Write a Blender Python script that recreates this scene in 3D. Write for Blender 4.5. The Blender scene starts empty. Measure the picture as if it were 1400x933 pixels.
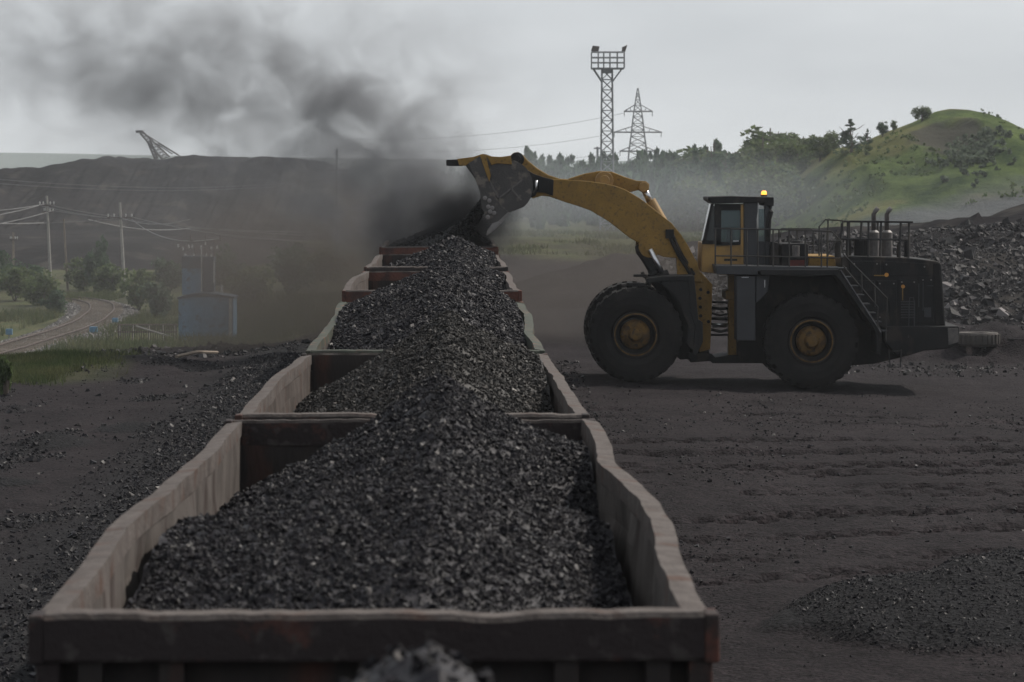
import bpy, math, random
import numpy as np
from mathutils import Vector, Matrix
R = math.radians
random.seed(7)
rng = np.random.default_rng(11)
sc = bpy.context.scene

# ------------------------------------------------------------------ camera
F = 4400.0            # focal length in photo pixels (photo is 1400 wide)
CZ = 5.5              # eye height over the coal yard
cam = bpy.data.objects.new('camera', bpy.data.cameras.new('camera'))
sc.collection.objects.link(cam)
sc.camera = cam
cam.location = (0, 0, CZ)
cam.rotation_euler = (R(90), 0, 0)
cam.data.sensor_width = 36
cam.data.lens = F / 1400 * 36
cam.data.shift_y = -(466.5 - 240) / 1400
cam.data.clip_start = 0.5
cam.data.clip_end = 12000
cam.data.dof.use_dof = True
cam.data.dof.focus_distance = 62
cam.data.dof.aperture_fstop = 4.8

# ------------------------------------------------------------------ light
SUN_EL, SUN_AZ = 45.0, 60.0      # azimuth clockwise from +Y (ahead), towards +X
world = bpy.data.worlds.new('World')
sc.world = world
world.use_nodes = True
wn, wl = world.node_tree.nodes, world.node_tree.links
wn.clear()
w_out = wn.new('ShaderNodeOutputWorld')
w_bg = wn.new('ShaderNodeBackground')
w_bg.inputs['Strength'].default_value = 0.10
sky = wn.new('ShaderNodeTexSky')
sky.sky_type = 'NISHITA'
sky.sun_disc = False
sky.sun_elevation = R(SUN_EL)
sky.sun_rotation = R(SUN_AZ)
sky.air_density = 1.0
sky.dust_density = 4.0
w_hs = wn.new('ShaderNodeHueSaturation')
w_hs.inputs['Saturation'].default_value = 0.35
w_tc = wn.new('ShaderNodeTexCoord')
w_map = wn.new('ShaderNodeMapping')
w_map.inputs['Scale'].default_value = (6, 6, 22)
w_noise = wn.new('ShaderNodeTexNoise')
w_noise.inputs['Scale'].default_value = 1.0
w_noise.inputs['Detail'].default_value = 5
w_ramp = wn.new('ShaderNodeValToRGB')
w_ramp.color_ramp.elements[0].position = 0.3
w_ramp.color_ramp.elements[0].color = (5.8, 6.15, 6.5, 1)
w_ramp.color_ramp.elements[1].position = 0.7
w_ramp.color_ramp.elements[1].color = (8.0, 8.35, 8.65, 1)
w_mix = wn.new('ShaderNodeMix')
w_mix.data_type = 'RGBA'
w_mix.inputs[0].default_value = 0.85
wl.new(sky.outputs[0], w_hs.inputs['Color'])
wl.new(w_tc.outputs['Generated'], w_map.inputs['Vector'])
wl.new(w_map.outputs[0], w_noise.inputs['Vector'])
wl.new(w_noise.outputs['Fac'], w_ramp.inputs[0])
wl.new(w_hs.outputs[0], w_mix.inputs[6])
wl.new(w_ramp.outputs[0], w_mix.inputs[7])
wl.new(w_mix.outputs[2], w_bg.inputs['Color'])
wl.new(w_bg.outputs[0], w_out.inputs['Surface'])

sun = bpy.data.objects.new('sun', bpy.data.lights.new('sun', 'SUN'))
sc.collection.objects.link(sun)
sun.data.energy = 5.0
sun.data.angle = R(0.8)
sun.data.color = (1.0, 0.93, 0.84)
sd = Vector((math.sin(R(SUN_AZ)) * math.cos(R(SUN_EL)), math.cos(R(SUN_AZ)) * math.cos(R(SUN_EL)), math.sin(R(SUN_EL))))
sun.rotation_euler = sd.to_track_quat('Z', 'Y').to_euler()
sun.location = (60, 100, 80)

sc.view_settings.view_transform = 'Standard'
sc.view_settings.look = 'None'
sc.view_settings.exposure = 0.0
sc.view_settings.gamma = 1.0
sc.view_settings.use_curve_mapping = False
sc.cycles.max_bounces = 6
sc.cycles.diffuse_bounces = 2
sc.cycles.glossy_bounces = 2
sc.cycles.transmission_bounces = 4
sc.cycles.volume_bounces = 1
sc.cycles.transparent_max_bounces = 12
sc.cycles.volume_max_steps = 256
sc.cycles.use_denoising = True

# ------------------------------------------------------------------ numbers
def _h(i, j, k):
    n = (i * 374761393 + j * 668265263 + k * 1274126177) & 0x7fffffff
    n = (n ^ (n >> 13)) * 1103515245 & 0x7fffffff
    return ((n ^ (n >> 16)) & 0xffff) / 65535.0
def vnoise(x, y, k=0):
    x = np.asarray(x, float); y = np.asarray(y, float)
    x, y = np.broadcast_arrays(x, y)
    xi = np.floor(x).astype(np.int64); yi = np.floor(y).astype(np.int64)
    u = x - xi; v = y - yi
    u = u * u * (3 - 2 * u); v = v * v * (3 - 2 * v)
    return (_h(xi, yi, k) * (1 - u) + _h(xi + 1, yi, k) * u) * (1 - v) + (_h(xi, yi + 1, k) * (1 - u) + _h(xi + 1, yi + 1, k) * u) * v
def fbm(x, y, o=4, k=0):
    s = 0; a = 0.5; t = 0
    for q in range(o):
        s = s + a * (vnoise(np.asarray(x) * 2 ** q + 17.3 * q, np.asarray(y) * 2 ** q + 5.1 * q, k + q) - 0.5); t += a; a *= 0.5
    return s / t * 2
def sst(a, b, x):
    t = np.clip((np.asarray(x, float) - a) / (b - a), 0, 1)
    return t * t * (3 - 2 * t)

# train: centre line of the rail track X = xt(Y)
def xt(Y): return -0.63 - 0.01856 * (np.asarray(Y, float) - 14.8)
DIPY = [0, 14, 27, 35, 42, 52, 57, 70, 85, 100, 140]
DIPZ = [0, 0, -.06, -.2, -.3, -.2, -.03, 0, .05, .05, 0]
MOUNDS = [(5.6, 40.5, 2.3, 3.4, .62), (7.6, 42.5, 2.5, 3.6, .55), (-9.4, 66, .8, 1.4, .28), (-10.2, 62, .6, .9, .16), (-8.3, 70, .9, 1.1, .16),
          (-9.0, 57, .7, .7, .12), (-12, 92, 3.5, 5, .35), (14.5, 106, 3.4, 5.5, 1.0), (18.5, 103, 4, 5, 1.0), (23, 105, 4, 6, 1.1), (-10, 110, 2.5, 4, .35), (-13, 118, 3, 5, .3)]
MOUNDS2 = [(6, 152, 7, 14, 1.9), (11, 154, 8, 14, 2.2), (17, 158, 8, 14, 2.6), (3, 146, 4.5, 12, 1.0)]
TRK = [(2.2, 46, 30, 50.5, 0), (2, 52, 30, 58, 1), (1, 59, 30, 61.5, 0), (4, 56, 30, 52, 2), (2, 66, 30, 70, 1), (1, 75, 30, 74, 0), (5, 44, 30, 62, 0), (1.5, 63.5, 30, 65, 1)]
def terrain(X, Y):
    X = np.asarray(X, float); Y = np.asarray(Y, float)
    z = -0.035 * np.clip(X - 3.2, 0, 9) * sst(60, 80, Y)
    left = 1 - sst(-10.5, -5.5, X + 0 * Y)
    left2 = 1 - sst(-19, -14.5, X + 0 * Y)
    z = z - 3.4 * np.maximum(sst(90, 160, Y) * left, sst(82, 116, Y) * left2) - 0.3 * sst(100, 200, Y) * (1 - left)
    dx = X - xt(np.minimum(Y, 200))
    z = z + np.interp(Y, DIPY, DIPZ) * np.exp(-(dx / 5.0) ** 2)
    z = z + 0.28 * (1 - sst(4.3, 6.6, -dx)) * sst(1.9, 2.3, -dx) * (dx < 0) * (.7 + .6 * fbm(X * .4, Y * .25, 3, 3)) * (1 - sst(95, 110, Y)) * sst(20, 30, Y)
    near = 1 - sst(150, 260, Y)
    flat = np.minimum(1, np.abs(dx) / 3)
    z = z + flat * near * (0.10 * fbm(X * .25, Y * .12, 4, 5) + 0.045 * fbm(X * 1.7, Y * 1.1, 3, 9) * (1 - sst(90, 130, Y)))
    z = z + left * sst(96, 108, Y) * (1 - sst(122, 140, Y)) * 0.22 * np.abs(fbm(X * .5, Y * .22, 4, 21))
    for (mx, my, rx, ry, h) in MOUNDS:
        d = np.sqrt(((X - mx) / rx) ** 2 + ((Y - my) / ry) ** 2) * (1 + .25 * fbm(X * .9, Y * .7, 3, 31))
        z = z + h * np.clip(1 - d, 0, 1) ** 0.75
    mz = 0 * z
    for (mx, my, rx, ry, h) in MOUNDS2:
        d = np.sqrt(((X - mx) / rx) ** 2 + ((Y - my) / ry) ** 2) * (1 + .2 * fbm(X * .5, Y * .3, 3, 33))
        mz = np.maximum(mz, h * np.clip(1.25 - 1.25 * d, 0, 1) ** .9 * (1 + .12 * fbm(X * .8, Y * .5, 3, 34)))
    z = z + mz
    far = sst(250, 420, Y)
    z = z + far * 1.6 * fbm(X * .012, Y * .01, 3, 41)
    for (x0, y0, x1, y1, k) in TRK:
        L = math.hypot(x1 - x0, y1 - y0); ux, uy = (x1 - x0) / L, (y1 - y0) / L
        s = (X - x0) * ux + (Y - y0) * uy
        t = -(X - x0) * uy + (Y - y0) * ux + 1.2 * np.sin(s * .15 + k)
        for off in (-1.3, 1.3):
            a = np.abs(t - off)
            m = np.clip(1 - a / .55, 0, 1) ** .5
            z = z - m * (0.07 + 0.25 * np.clip(np.sin(2 * math.pi * (s / .62 + np.sign(t - off) * .25)), -.2, 1)) * (s > 0) * np.clip(2.2 * vnoise(s * .8, t * .6, 50 + k) - .35, .1, 1.4) * (Y < 80)
    return z
def tz(x, y): return float(terrain(np.array([x]), np.array([y]))[0])
def W(px, py, d): return Vector(((px - 700) * d / F, d, CZ - (py - 240) * d / F))
def hit(px, py, lo=20, hi=900):        # where the sight line of photo pixel (px,py) meets the ground
    d = np.linspace(lo, hi, 6000)
    X = (px - 700) * d / F; Z = CZ - (py - 240) * d / F
    below = np.nonzero(Z < terrain(X, d))[0]
    i = below[0] if len(below) else len(d) - 1
    return float(X[i]), float(d[i])

# ------------------------------------------------------------------ materials
def newmat(name):
    m = bpy.data.materials.new(name); m.use_nodes = True
    n = m.node_tree.nodes; b = n['Principled BSDF']
    return m, n, m.node_tree.links, b
def mat(name, c1, c2=None, scale=3.0, rough=0.7, bump=0.0, bscale=None, metal=0.0, lo=.4, hi=.65, c3=None, s3=12, stretch=(1, 1, 1), spec=None, island=0):
    m, n, l, b = newmat(name)
    b.inputs['Roughness'].default_value = rough
    b.inputs['Metallic'].default_value = metal
    b.inputs['Specular IOR Level'].default_value = spec if spec is not None else (.5 if metal or rough < .56 else .14)
    if c2 is None:
        c2 = tuple(c * 0.75 for c in c1)
    tc = n.new('ShaderNodeTexCoord'); mp = n.new('ShaderNodeMapping'); mp.inputs['Scale'].default_value = stretch
    l.new(tc.outputs['Object'], mp.inputs[0])
    t = n.new('ShaderNodeTexNoise'); t.inputs['Scale'].default_value = scale; t.inputs['Detail'].default_value = 7; t.inputs['Roughness'].default_value = .65
    l.new(mp.outputs[0], t.inputs['Vector'])
    r = n.new('ShaderNodeValToRGB'); e = r.color_ramp.elements
    e[0].position, e[1].position = lo, hi
    e[0].color = (*c1, 1); e[1].color = (*c2, 1)
    l.new(t.outputs['Fac'], r.inputs[0])
    last = r.outputs[0]
    if c3:
        t3 = n.new('ShaderNodeTexNoise'); t3.inputs['Scale'].default_value = s3; t3.inputs['Detail'].default_value = 6
        l.new(mp.outputs[0], t3.inputs['Vector'])
        r3 = n.new('ShaderNodeValToRGB'); r3.color_ramp.elements[0].position = .56; r3.color_ramp.elements[1].position = .66
        l.new(t3.outputs['Fac'], r3.inputs[0])
        mx = n.new('ShaderNodeMix'); mx.data_type = 'RGBA'
        l.new(r3.outputs[0], mx.inputs[0]); l.new(last, mx.inputs[6]); mx.inputs[7].default_value = (*c3, 1)
        last = mx.outputs[2]
    if island:
        g = n.new('ShaderNodeNewGeometry'); mr = n.new('ShaderNodeMapRange'); mr.inputs['To Min'].default_value = 1 - island; mr.inputs['To Max'].default_value = 1 + island
        l.new(g.outputs['Random Per Island'], mr.inputs[0])
        mv = n.new('ShaderNodeVectorMath'); mv.operation = 'SCALE'
        l.new(last, mv.inputs[0]); l.new(mr.outputs[0], mv.inputs['Scale'])
        last = mv.outputs[0]
    l.new(last, b.inputs['Base Color'])
    if bump:
        tb = n.new('ShaderNodeTexNoise'); tb.inputs['Scale'].default_value = bscale or scale * 6; tb.inputs['Detail'].default_value = 6
        l.new(mp.outputs[0], tb.inputs['Vector'])
        bp = n.new('ShaderNodeBump'); bp.inputs['Strength'].default_value = 1.0; bp.inputs['Distance'].default_value = bump
        l.new(tb.outputs['Fac'], bp.inputs['Height']); l.new(bp.outputs[0], b.inputs['Normal'])
    return m
def coalmat(name, dark, light, pale, paleth, r0=.3, r1=.75, bump=.01, bs=40):
    m, n, l, b = newmat(name)
    b.inputs['Specular IOR Level'].default_value = .2
    g = n.new('ShaderNodeNewGeometry')
    r = n.new('ShaderNodeValToRGB'); cr = r.color_ramp
    cr.elements[0].color = (*dark, 1); cr.elements[1].position = paleth - .02; cr.elements[1].color = (*light, 1)
    e = cr.elements.new(paleth); e.color = (*pale, 1)
    l.new(g.outputs['Random Per Island'], r.inputs[0]); l.new(r.outputs[0], b.inputs['Base Color'])
    wn_ = n.new('ShaderNodeTexWhiteNoise'); wn_.noise_dimensions = '1D'; l.new(g.outputs['Random Per Island'], wn_.inputs['W'])
    mr = n.new('ShaderNodeMapRange'); mr.inputs['To Min'].default_value = r0; mr.inputs['To Max'].default_value = r1
    l.new(wn_.outputs['Value'], mr.inputs[0]); l.new(mr.outputs[0], b.inputs['Roughness'])
    tc = n.new('ShaderNodeTexCoord'); t = n.new('ShaderNodeTexNoise'); t.inputs['Scale'].default_value = bs; t.inputs['Detail'].default_value = 5
    l.new(tc.outputs['Object'], t.inputs['Vector'])
    bp = n.new('ShaderNodeBump'); bp.inputs['Distance'].default_value = bump; l.new(t.outputs['Fac'], bp.inputs['Height']); l.new(bp.outputs[0], b.inputs['Normal'])
    return m
M = {}
M['coal'] = coalmat('coal', (.0048, .0044, .0058), (.0158, .0145, .0182), (.15, .14, .135), .9965, .45, 1.0, .006, 55)
M['coal_fine'] = coalmat('coal_fine', (.006, .006, .0065), (.012, .012, .013), (.02, .02, .02), .99, .5, .9)
M['rubble'] = coalmat('rubble', (.012, .0115, .0125), (.030, .028, .030), (.14, .13, .13), .96, .6, .95, .03, 9)
M['ballast'] = coalmat('ballast', (.07, .066, .063), (.16, .15, .145), (.28, .27, .26), .9, .8, .95)
M['wall_in'] = mat('worn_inner_steel', (.080, .070, .065), (.044, .038, .035), 2.2, .8, .02, 9, c3=(.034, .025, .023), s3=3, stretch=(1, 1, .45))
M['wall_in2'] = mat('worn_brown_steel', (.070, .059, .054), (.040, .033, .030), 2.2, .8, .015, 16, c3=(.065, .036, .028), s3=4, stretch=(1, 1, .45))
M['rim'] = mat('rim_worn', (.090, .078, .073), (.046, .038, .035), 6, .8, .012, 30, c3=(.062, .038, .03), s3=2.6)
M['end_dark'] = mat('end_steel_dark', (.022, .020, .020), (.034, .028, .026), 2, .7, .01, 20, c3=(.06, .03, .024), s3=2.2, stretch=(1, 1, .3))
M['end_red'] = mat('end_steel_rust_red', (.10, .042, .032), (.07, .034, .028), 3, .7, .01, 20, c3=(.05, .03, .027), s3=3)
M['end_patch'] = mat('end_steel_patchy', (.024, .019, .0195), (.06, .030, .025), 3.4, .75, .01, 20, lo=.56, hi=.64, c3=(.045, .04, .038), s3=9)
M['corner_rust'] = mat('corner_rust', (.03, .024, .023), (.085, .036, .028), 5, .75, .01, 20, lo=.42, hi=.58)
M['end_green'] = mat('end_steel_green', (.05, .058, .045), (.036, .036, .031), 3, .7, .01, 20, c3=(.13, .07, .05), s3=4)
M['under'] = mat('underframe', (.03, .028, .027), (.05, .04, .035), 4, .8)
M['yellow'] = mat('loader_yellow', (.245, .145, .036), (.155, .095, .032), 1.8, .65, .006, 30, c3=(.12, .078, .032), s3=14, lo=.3, hi=.75)
M['yellow_clean'] = mat('loader_yellow_clean', (.27, .155, .036), (.18, .105, .03), 2, .55, .004, 30)
M['loader_dark'] = mat('loader_charcoal', (.0065, .007, .008), (.014, .0135, .014), 1.9, .7, .008, 25, c3=(.030, .025, .022), s3=2.2, stretch=(1, 1, .6), spec=.22)
M['loader_grey'] = mat('loader_blue_grey', (.019, .021, .026), (.013, .0145, .018), 1.6, .55, .004, 25)
M['bolt'] = mat('worn_bolt_steel', (.16, .15, .145), (.11, .10, .10), 5, .5)
M['bucket'] = mat('bucket_steel', (.034, .030, .029), (.020, .018, .018), 1.7, .5, .008, 20, c3=(.10, .085, .07), s3=4)
M['bright'] = mat('polished_steel', (.55, .55, .56), (.4, .4, .41), 6, .28, metal=1.0)
M['tyre'] = mat('tyre_rubber', (.008, .008, .0085), (.015, .014, .0135), 1.5, .95, .01, 20, spec=.2)
M['rail_rod'] = mat('handrail_paint', (.03, .03, .032), (.05, .045, .04), 4, .6)
M['hub'] = mat('dirty_hub_yellow', (.13, .075, .022), (.06, .038, .02), 5, .7, .01, 30, c3=(.035, .026, .02), s3=6)
M['red'] = mat('faded_red', (.12, .03, .025), (.07, .03, .03), 4, .6)
M['stackpipe'] = mat('exhaust_pipe', (.10, .09, .085), (.05, .045, .045), 6, .5)
M['concrete'] = mat('concrete', (.30, .29, .27), (.22, .21, .20), 3, .9, .01, 30)
M['wood'] = mat('weathered_wood', (.20, .17, .14), (.12, .10, .085), 4, .9, .01, 30, stretch=(4, 4, .4))
M['blue'] = mat('blue_paint', (.10, .20, .30), (.08, .16, .24), 2.2, .65, .004, 20, c3=(.08, .11, .125), s3=3)
M['blue_dark'] = mat('blue_paint_dark', (.05, .075, .10), (.035, .05, .07), 2, .6)
M['white'] = mat('white_porcelain', (.42, .42, .41), (.3, .3, .3), 5, .4)
M['rail'] = mat('rusty_rail', (.075, .055, .048), (.05, .04, .036), 3, .6)
M['bed'] = mat('ballast_bed', (.14, .13, .125), (.10, .095, .09), 2, .95)
M['coal_dusty_lit'] = coalmat('coal_dusty_lit', (.0085, .0078, .0076), (.027, .0248, .0238), (.17, .155, .145), .996, .5, 1.0, .006, 55)  # browner dusty coal, also lightened to carry the lit slope of the second heap
M['lattice'] = mat('galvanised_steel_hazed', (.21, .22, .23), (.15, .155, .165), 2, .6)  # steel grey lightened, so part of the distance haze sits in the colour
M['lattice_rust'] = mat('rusty_lattice', (.10, .085, .08), (.07, .06, .06), 2, .7)
M['wire'] = mat('aluminium_wire', (.16, .16, .165), (.12, .12, .12), 1, .5)
M['leaf_a'] = mat('leaves_green', (.050, .085, .028), (.085, .11, .035), .35, .7, island=.45)
M['leaf_b'] = mat('leaves_dark', (.028, .050, .024), (.045, .07, .03), .4, .7, island=.45)
M['leaf_c'] = mat('leaves_grey', (.12, .135, .11), (.085, .10, .075), .5, .7, island=.4)
M['grass'] = mat('grass_blades', (.075, .12, .03), (.13, .14, .055), .3, .8, island=.4)
M['bark'] = mat('bark', (.10, .085, .07), (.06, .05, .045), 3, .9)
M['spoil'] = mat('spoil_rock', (.011, .0105, .0115), (.021, .019, .0205), .06, .95, .6, .3, c3=(.035, .032, .03), s3=.22, spec=.02)
def leafmat(name, c1, c2, ns, isl):
    m = mat(name, c1, c2, ns, .7, island=isl); n = m.node_tree.nodes; l = m.node_tree.links
    b = n['Principled BSDF']; src = b.inputs['Base Color'].links[0].from_socket; out = [q for q in n if q.type == 'OUTPUT_MATERIAL'][0]
    b.inputs['Specular IOR Level'].default_value = .2
    t = n.new('ShaderNodeBsdfTranslucent'); l.new(src, t.inputs['Color']); x = n.new('ShaderNodeMixShader'); x.inputs[0].default_value = .45
    l.new(b.outputs[0], x.inputs[1]); l.new(t.outputs[0], x.inputs[2]); l.new(x.outputs[0], out.inputs['Surface']); return m
for k_, a_ in {'leaf_a': ('leaves_green', (.06, .09, .036), (.09, .11, .045), .35, .4), 'leaf_b': ('leaves_dark', (.042, .072, .042), (.062, .094, .055), .4, .4), 'leaf_c': ('leaves_grey', (.10, .125, .09), (.075, .098, .065), .5, .35), 'grass': ('grass_blades', (.042, .060, .024), (.10, .10, .05), .3, .4)}.items(): M[k_] = leafmat(*a_)
def glassmat():
    m, n, l, b = newmat('window_glass')
    b.inputs['Base Color'].default_value = (.10, .12, .125, 1); b.inputs['Roughness'].default_value = .08
    t = n.new('ShaderNodeBsdfTransparent'); t.inputs['Color'].default_value = (.75, .85, .87, 1)
    x = n.new('ShaderNodeMixShader'); x.inputs[0].default_value = .62; out = [q for q in n if q.type == 'OUTPUT_MATERIAL'][0]
    l.new(b.outputs[0], x.inputs[1]); l.new(t.outputs[0], x.inputs[2]); l.new(x.outputs[0], out.inputs['Surface'])
    return m
M['glass'] = glassmat()
M['glass_dark'] = mat('tinted_glass', (.03, .035, .037), (.025, .03, .03), 2, .15)
def lampmat():
    m, n, l, b = newmat('beacon_lens')
    b.inputs['Base Color'].default_value = (.8, .3, .03, 1)
    b.inputs['Emission Color'].default_value = (1, .42, .06, 1); b.inputs['Emission Strength'].default_value = 2.2
    return m
M['lamp'] = lampmat()
M['amber'] = mat('amber_reflector', (.5, .22, .03), (.4, .18, .03), 4, .4)

# ------------------------------------------------------------------ mesh tools
class MB:
    def __init__(s): s.v = []; s.f = []
    def add(s, vs, fs):
        o = len(s.v); s.v.extend([tuple(p) for p in vs]); s.f.extend([tuple(i + o for i in f) for f in fs]); return s
    def box(s, a, b, rz=0, tilt=None):
        (x0, y0, z0), (x1, y1, z1) = a, b
        vs = [(x0, y0, z0), (x1, y0, z0), (x1, y1, z0), (x0, y1, z0), (x0, y0, z1), (x1, y0, z1), (x1, y1, z1), (x0, y1, z1)]
        if rz or tilt:
            c = Vector(((x0 + x1) / 2, (y0 + y1) / 2, (z0 + z1) / 2)); mt = Matrix.Rotation(rz, 3, 'Z')
            if tilt: mt = Matrix.Rotation(tilt[0], 3, tilt[1]) @ mt
            vs = [tuple(c + mt @ (Vector(p) - c)) for p in vs]
        return s.add(vs, [(0, 3, 2, 1), (4, 5, 6, 7), (0, 1, 5, 4), (1, 2, 6, 5), (2, 3, 7, 6), (3, 0, 4, 7)])
    def prism(s, pts, y0, y1):     # polygon in XZ extruded along Y
        n = len(pts)
        area = sum(pts[i][0] * pts[(i + 1) % n][1] - pts[(i + 1) % n][0] * pts[i][1] for i in range(n))
        if area < 0: pts = pts[::-1]
        vs = [(p[0], y0, p[1]) for p in pts] + [(p[0], y1, p[1]) for p in pts]
        fs = [tuple(range(n)), tuple(range(2 * n - 1, n - 1, -1))] + [(i, i + n, (i + 1) % n + n, (i + 1) % n) for i in range(n)]
        return s.add(vs, fs)
    def tube(s, pts, r, k=8, cap=True):
        pts = [Vector(p) for p in pts]; rs = r if isinstance(r, (list, tuple)) else [r] * len(pts)
        vs = []; n = len(pts)
        for i, p in enumerate(pts):
            d = (pts[min(i + 1, n - 1)] - pts[max(i - 1, 0)]).normalized()
            a = d.cross(Vector((0, 0, 1))) if abs(d.z) < .95 else d.cross(Vector((0, 1, 0)))
            a.normalize(); b = d.cross(a)
            for q in range(k):
                t = 2 * math.pi * q / k
                vs.append(p + (a * math.cos(t) + b * math.sin(t)) * rs[i])
        fs = [(i * k + q, i * k + (q + 1) % k, (i + 1) * k + (q + 1) % k, (i + 1) * k + q) for i in range(n - 1) for q in range(k)]
        if cap: fs += [tuple(range(k))[::-1], tuple(range((n - 1) * k, n * k))]
        return s.add(vs, fs)
    def lathe_y(s, c, prof, k=40, cap=True):   # prof: (radius, y) around the Y axis through c
        vs = []; n = len(prof)
        for (r, y) in prof:
            for q in range(k):
                t = 2 * math.pi * q / k
                vs.append((c[0] + r * math.cos(t), c[1] + y, c[2] + r * math.sin(t)))
        fs = [(i * k + q, (i + 1) * k + q, (i + 1) * k + (q + 1) % k, i * k + (q + 1) % k) for i in range(n - 1) for q in range(k)]
        if cap: fs += [tuple(range(k)), tuple(range((n - 1) * k, n * k))[::-1]]
        return s.add(vs, fs)
    def build(s, name, m, parent=None, smooth=False, bevel=0, off=None):
        me = bpy.data.meshes.new(name)
        o3 = off if off is not None else ((0, 0, 0) if parent is None else tuple(root_of(parent).location) if root_of(parent).get('_w') else (0, 0, 0))
        me.from_pydata([(p[0] - o3[0], p[1] - o3[1], p[2] - o3[2]) for p in s.v], [], s.f)
        me.materials.append(m)
        if smooth: me.polygons.foreach_set('use_smooth', [True] * len(me.polygons))
        me.update()
        ob = bpy.data.objects.new(name, me); sc.collection.objects.link(ob)
        if parent is not None: ob.parent = parent
        if bevel:
            md = ob.modifiers.new('bevel', 'BEVEL'); md.width = bevel; md.segments = 2; md.limit_method = 'ANGLE'; md.angle_limit = R(40)
        return ob
def root_of(o):
    while o.parent is not None: o = o.parent
    return o
def tag(o, label=None, cat=None, group=None, kind=None):
    if label: o['label'] = label
    if cat: o['category'] = cat
    if group: o['group'] = group
    if kind: o['kind'] = kind
    return o
def empty(name, loc, label, cat, group=None, world_parts=True):
    o = bpy.data.objects.new(name, None); sc.collection.objects.link(o); o.location = loc; o.empty_display_size = .5
    if world_parts: o['_w'] = 1
    return tag(o, label, cat, group)
def copy_tree(o, parent=None):
    c = o.copy(); sc.collection.objects.link(c); c.parent = parent
    for ch in o.children: copy_tree(ch, c)
    return c
def npmesh(name, V, Fq, m, smooth=False, parent=None, attrs=None):
    V = np.ascontiguousarray(V, dtype=np.float32); Fq = np.ascontiguousarray(Fq, dtype=np.int32)
    me = bpy.data.meshes.new(name)
    nf, k = Fq.shape
    me.vertices.add(len(V)); me.vertices.foreach_set('co', V.ravel())
    me.loops.add(nf * k); me.loops.foreach_set('vertex_index', Fq.ravel())
    me.polygons.add(nf); me.polygons.foreach_set('loop_start', np.arange(0, nf * k, k, dtype=np.int32)); me.polygons.foreach_set('loop_total', np.full(nf, k, dtype=np.int32))
    me.polygons.foreach_set('use_smooth', np.full(nf, smooth))
    for an, av in (attrs or {}).items():
        a = me.attributes.new(an, 'FLOAT', 'POINT'); a.data.foreach_set('value', np.asarray(av, dtype=np.float32).ravel())
    me.materials.append(m); me.update(calc_edges=True); me.validate()
    o = bpy.data.objects.new(name, me); sc.collection.objects.link(o)
    if parent is not None: o.parent = parent
    return o
def grid_faces(nx, ny):      # vertices ordered [iy*nx+ix]
    i = np.arange(nx - 1)[None, :] + nx * np.arange(ny - 1)[:, None]
    return np.stack([i, i + 1, i + nx + 1, i + nx], -1).reshape(-1, 4)
CUBE = np.array([(-1, -1, -1), (1, -1, -1), (1, 1, -1), (-1, 1, -1), (-1, -1, 1), (1, -1, 1), (1, 1, 1), (-1, 1, 1)], float) * .55
CF = np.array([(0, 3, 2, 1), (4, 5, 6, 7), (0, 1, 5, 4), (1, 2, 6, 5), (2, 3, 7, 6), (3, 0, 4, 7)])
def chunks(P, S, flat=.8):   # one angular lump at every point P with size S
    n = len(P)
    v = CUBE[None] * (1 + rng.uniform(-.55, .35, (n, 8, 3)))
    v = v * (rng.uniform(.6, 1.35, (n, 1, 3)) * np.array([1, 1, flat]))
    q = rng.normal(size=(n, 4)); q /= np.linalg.norm(q, axis=1)[:, None]
    w, x, y, z = q.T
    Rm = np.stack([1 - 2 * (y * y + z * z), 2 * (x * y - z * w), 2 * (x * z + y * w), 2 * (x * y + z * w), 1 - 2 * (x * x + z * z), 2 * (y * z - x * w), 2 * (x * z - y * w), 2 * (y * z + x * w), 1 - 2 * (x * x + y * y)], -1).reshape(n, 3, 3)
    v = np.einsum('nij,nkj->nki', Rm, v) * np.asarray(S)[:, None, None] + P[:, None, :]
    f = CF[None] + 8 * np.arange(n)[:, None, None]
    return v.reshape(-1, 3), f.reshape(-1, 4)
def join(parts):
    Vs, Fs, o = [], [], 0
    for V, Fc in parts: Vs.append(V); Fs.append(Fc + o); o += len(V)
    return np.concatenate(Vs), np.concatenate(Fs)

# ------------------------------------------------------------------ ground sheet
def axis(segs):
    out = []
    for (a, b, s0, s1) in segs:
        x = a
        while x < b - 1e-6:
            out.append(x); t = (x - a) / (b - a); x += s0 + (s1 - s0) * t
    out.append(segs[-1][1]); return np.array(out)
gy = axis([(-80, 10, 12, 3), (10, 34, 1, .25), (34, 80, .11, .16), (80, 130, .2, .5), (130, 300, .6, 3), (300, 900, 4, 30), (900, 4300, 60, 400)])
gx = axis([(-4300, -300, 500, 60), (-300, -60, 40, 6), (-60, -18, 3, .3), (-18, 16, .13, .13), (16, 60, .3, 3), (60, 300, 6, 40), (300, 4300, 60, 500)])
GX, GY = np.meshgrid(gx, gy)
GZ = terrain(GX, GY)
px_ = 700 + F * GX / np.maximum(GY, 1)
n1 = fbm(GX * .2, GY * .08, 4, 61)
grass = np.zeros_like(GX)
grass = np.maximum(grass, sst(-10.8, -12, GX + n1) * sst(83, 86, GY + 2 * n1) * (1 - sst(98, 104, GY)))
lft = sst(-8, -11, GX + 2 * n1) * sst(128, 142, GY + 8 * n1)
grass = np.maximum(grass, lft)
grass = np.maximum(grass, sst(210, 240, GY + 20 * n1))
grass = np.maximum(grass, .0)
grass *= .45 + .55 * sst(-.35, .15, fbm(GX * .3, GY * .12, 4, 71))
coaly = (1 - sst(4.6, 6.9, -(GX - xt(np.minimum(GY, 200))) + .5 * n1)) * (GX < 0) * sst(15, 20, GY) * (1 - sst(100, 120, GY))
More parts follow.
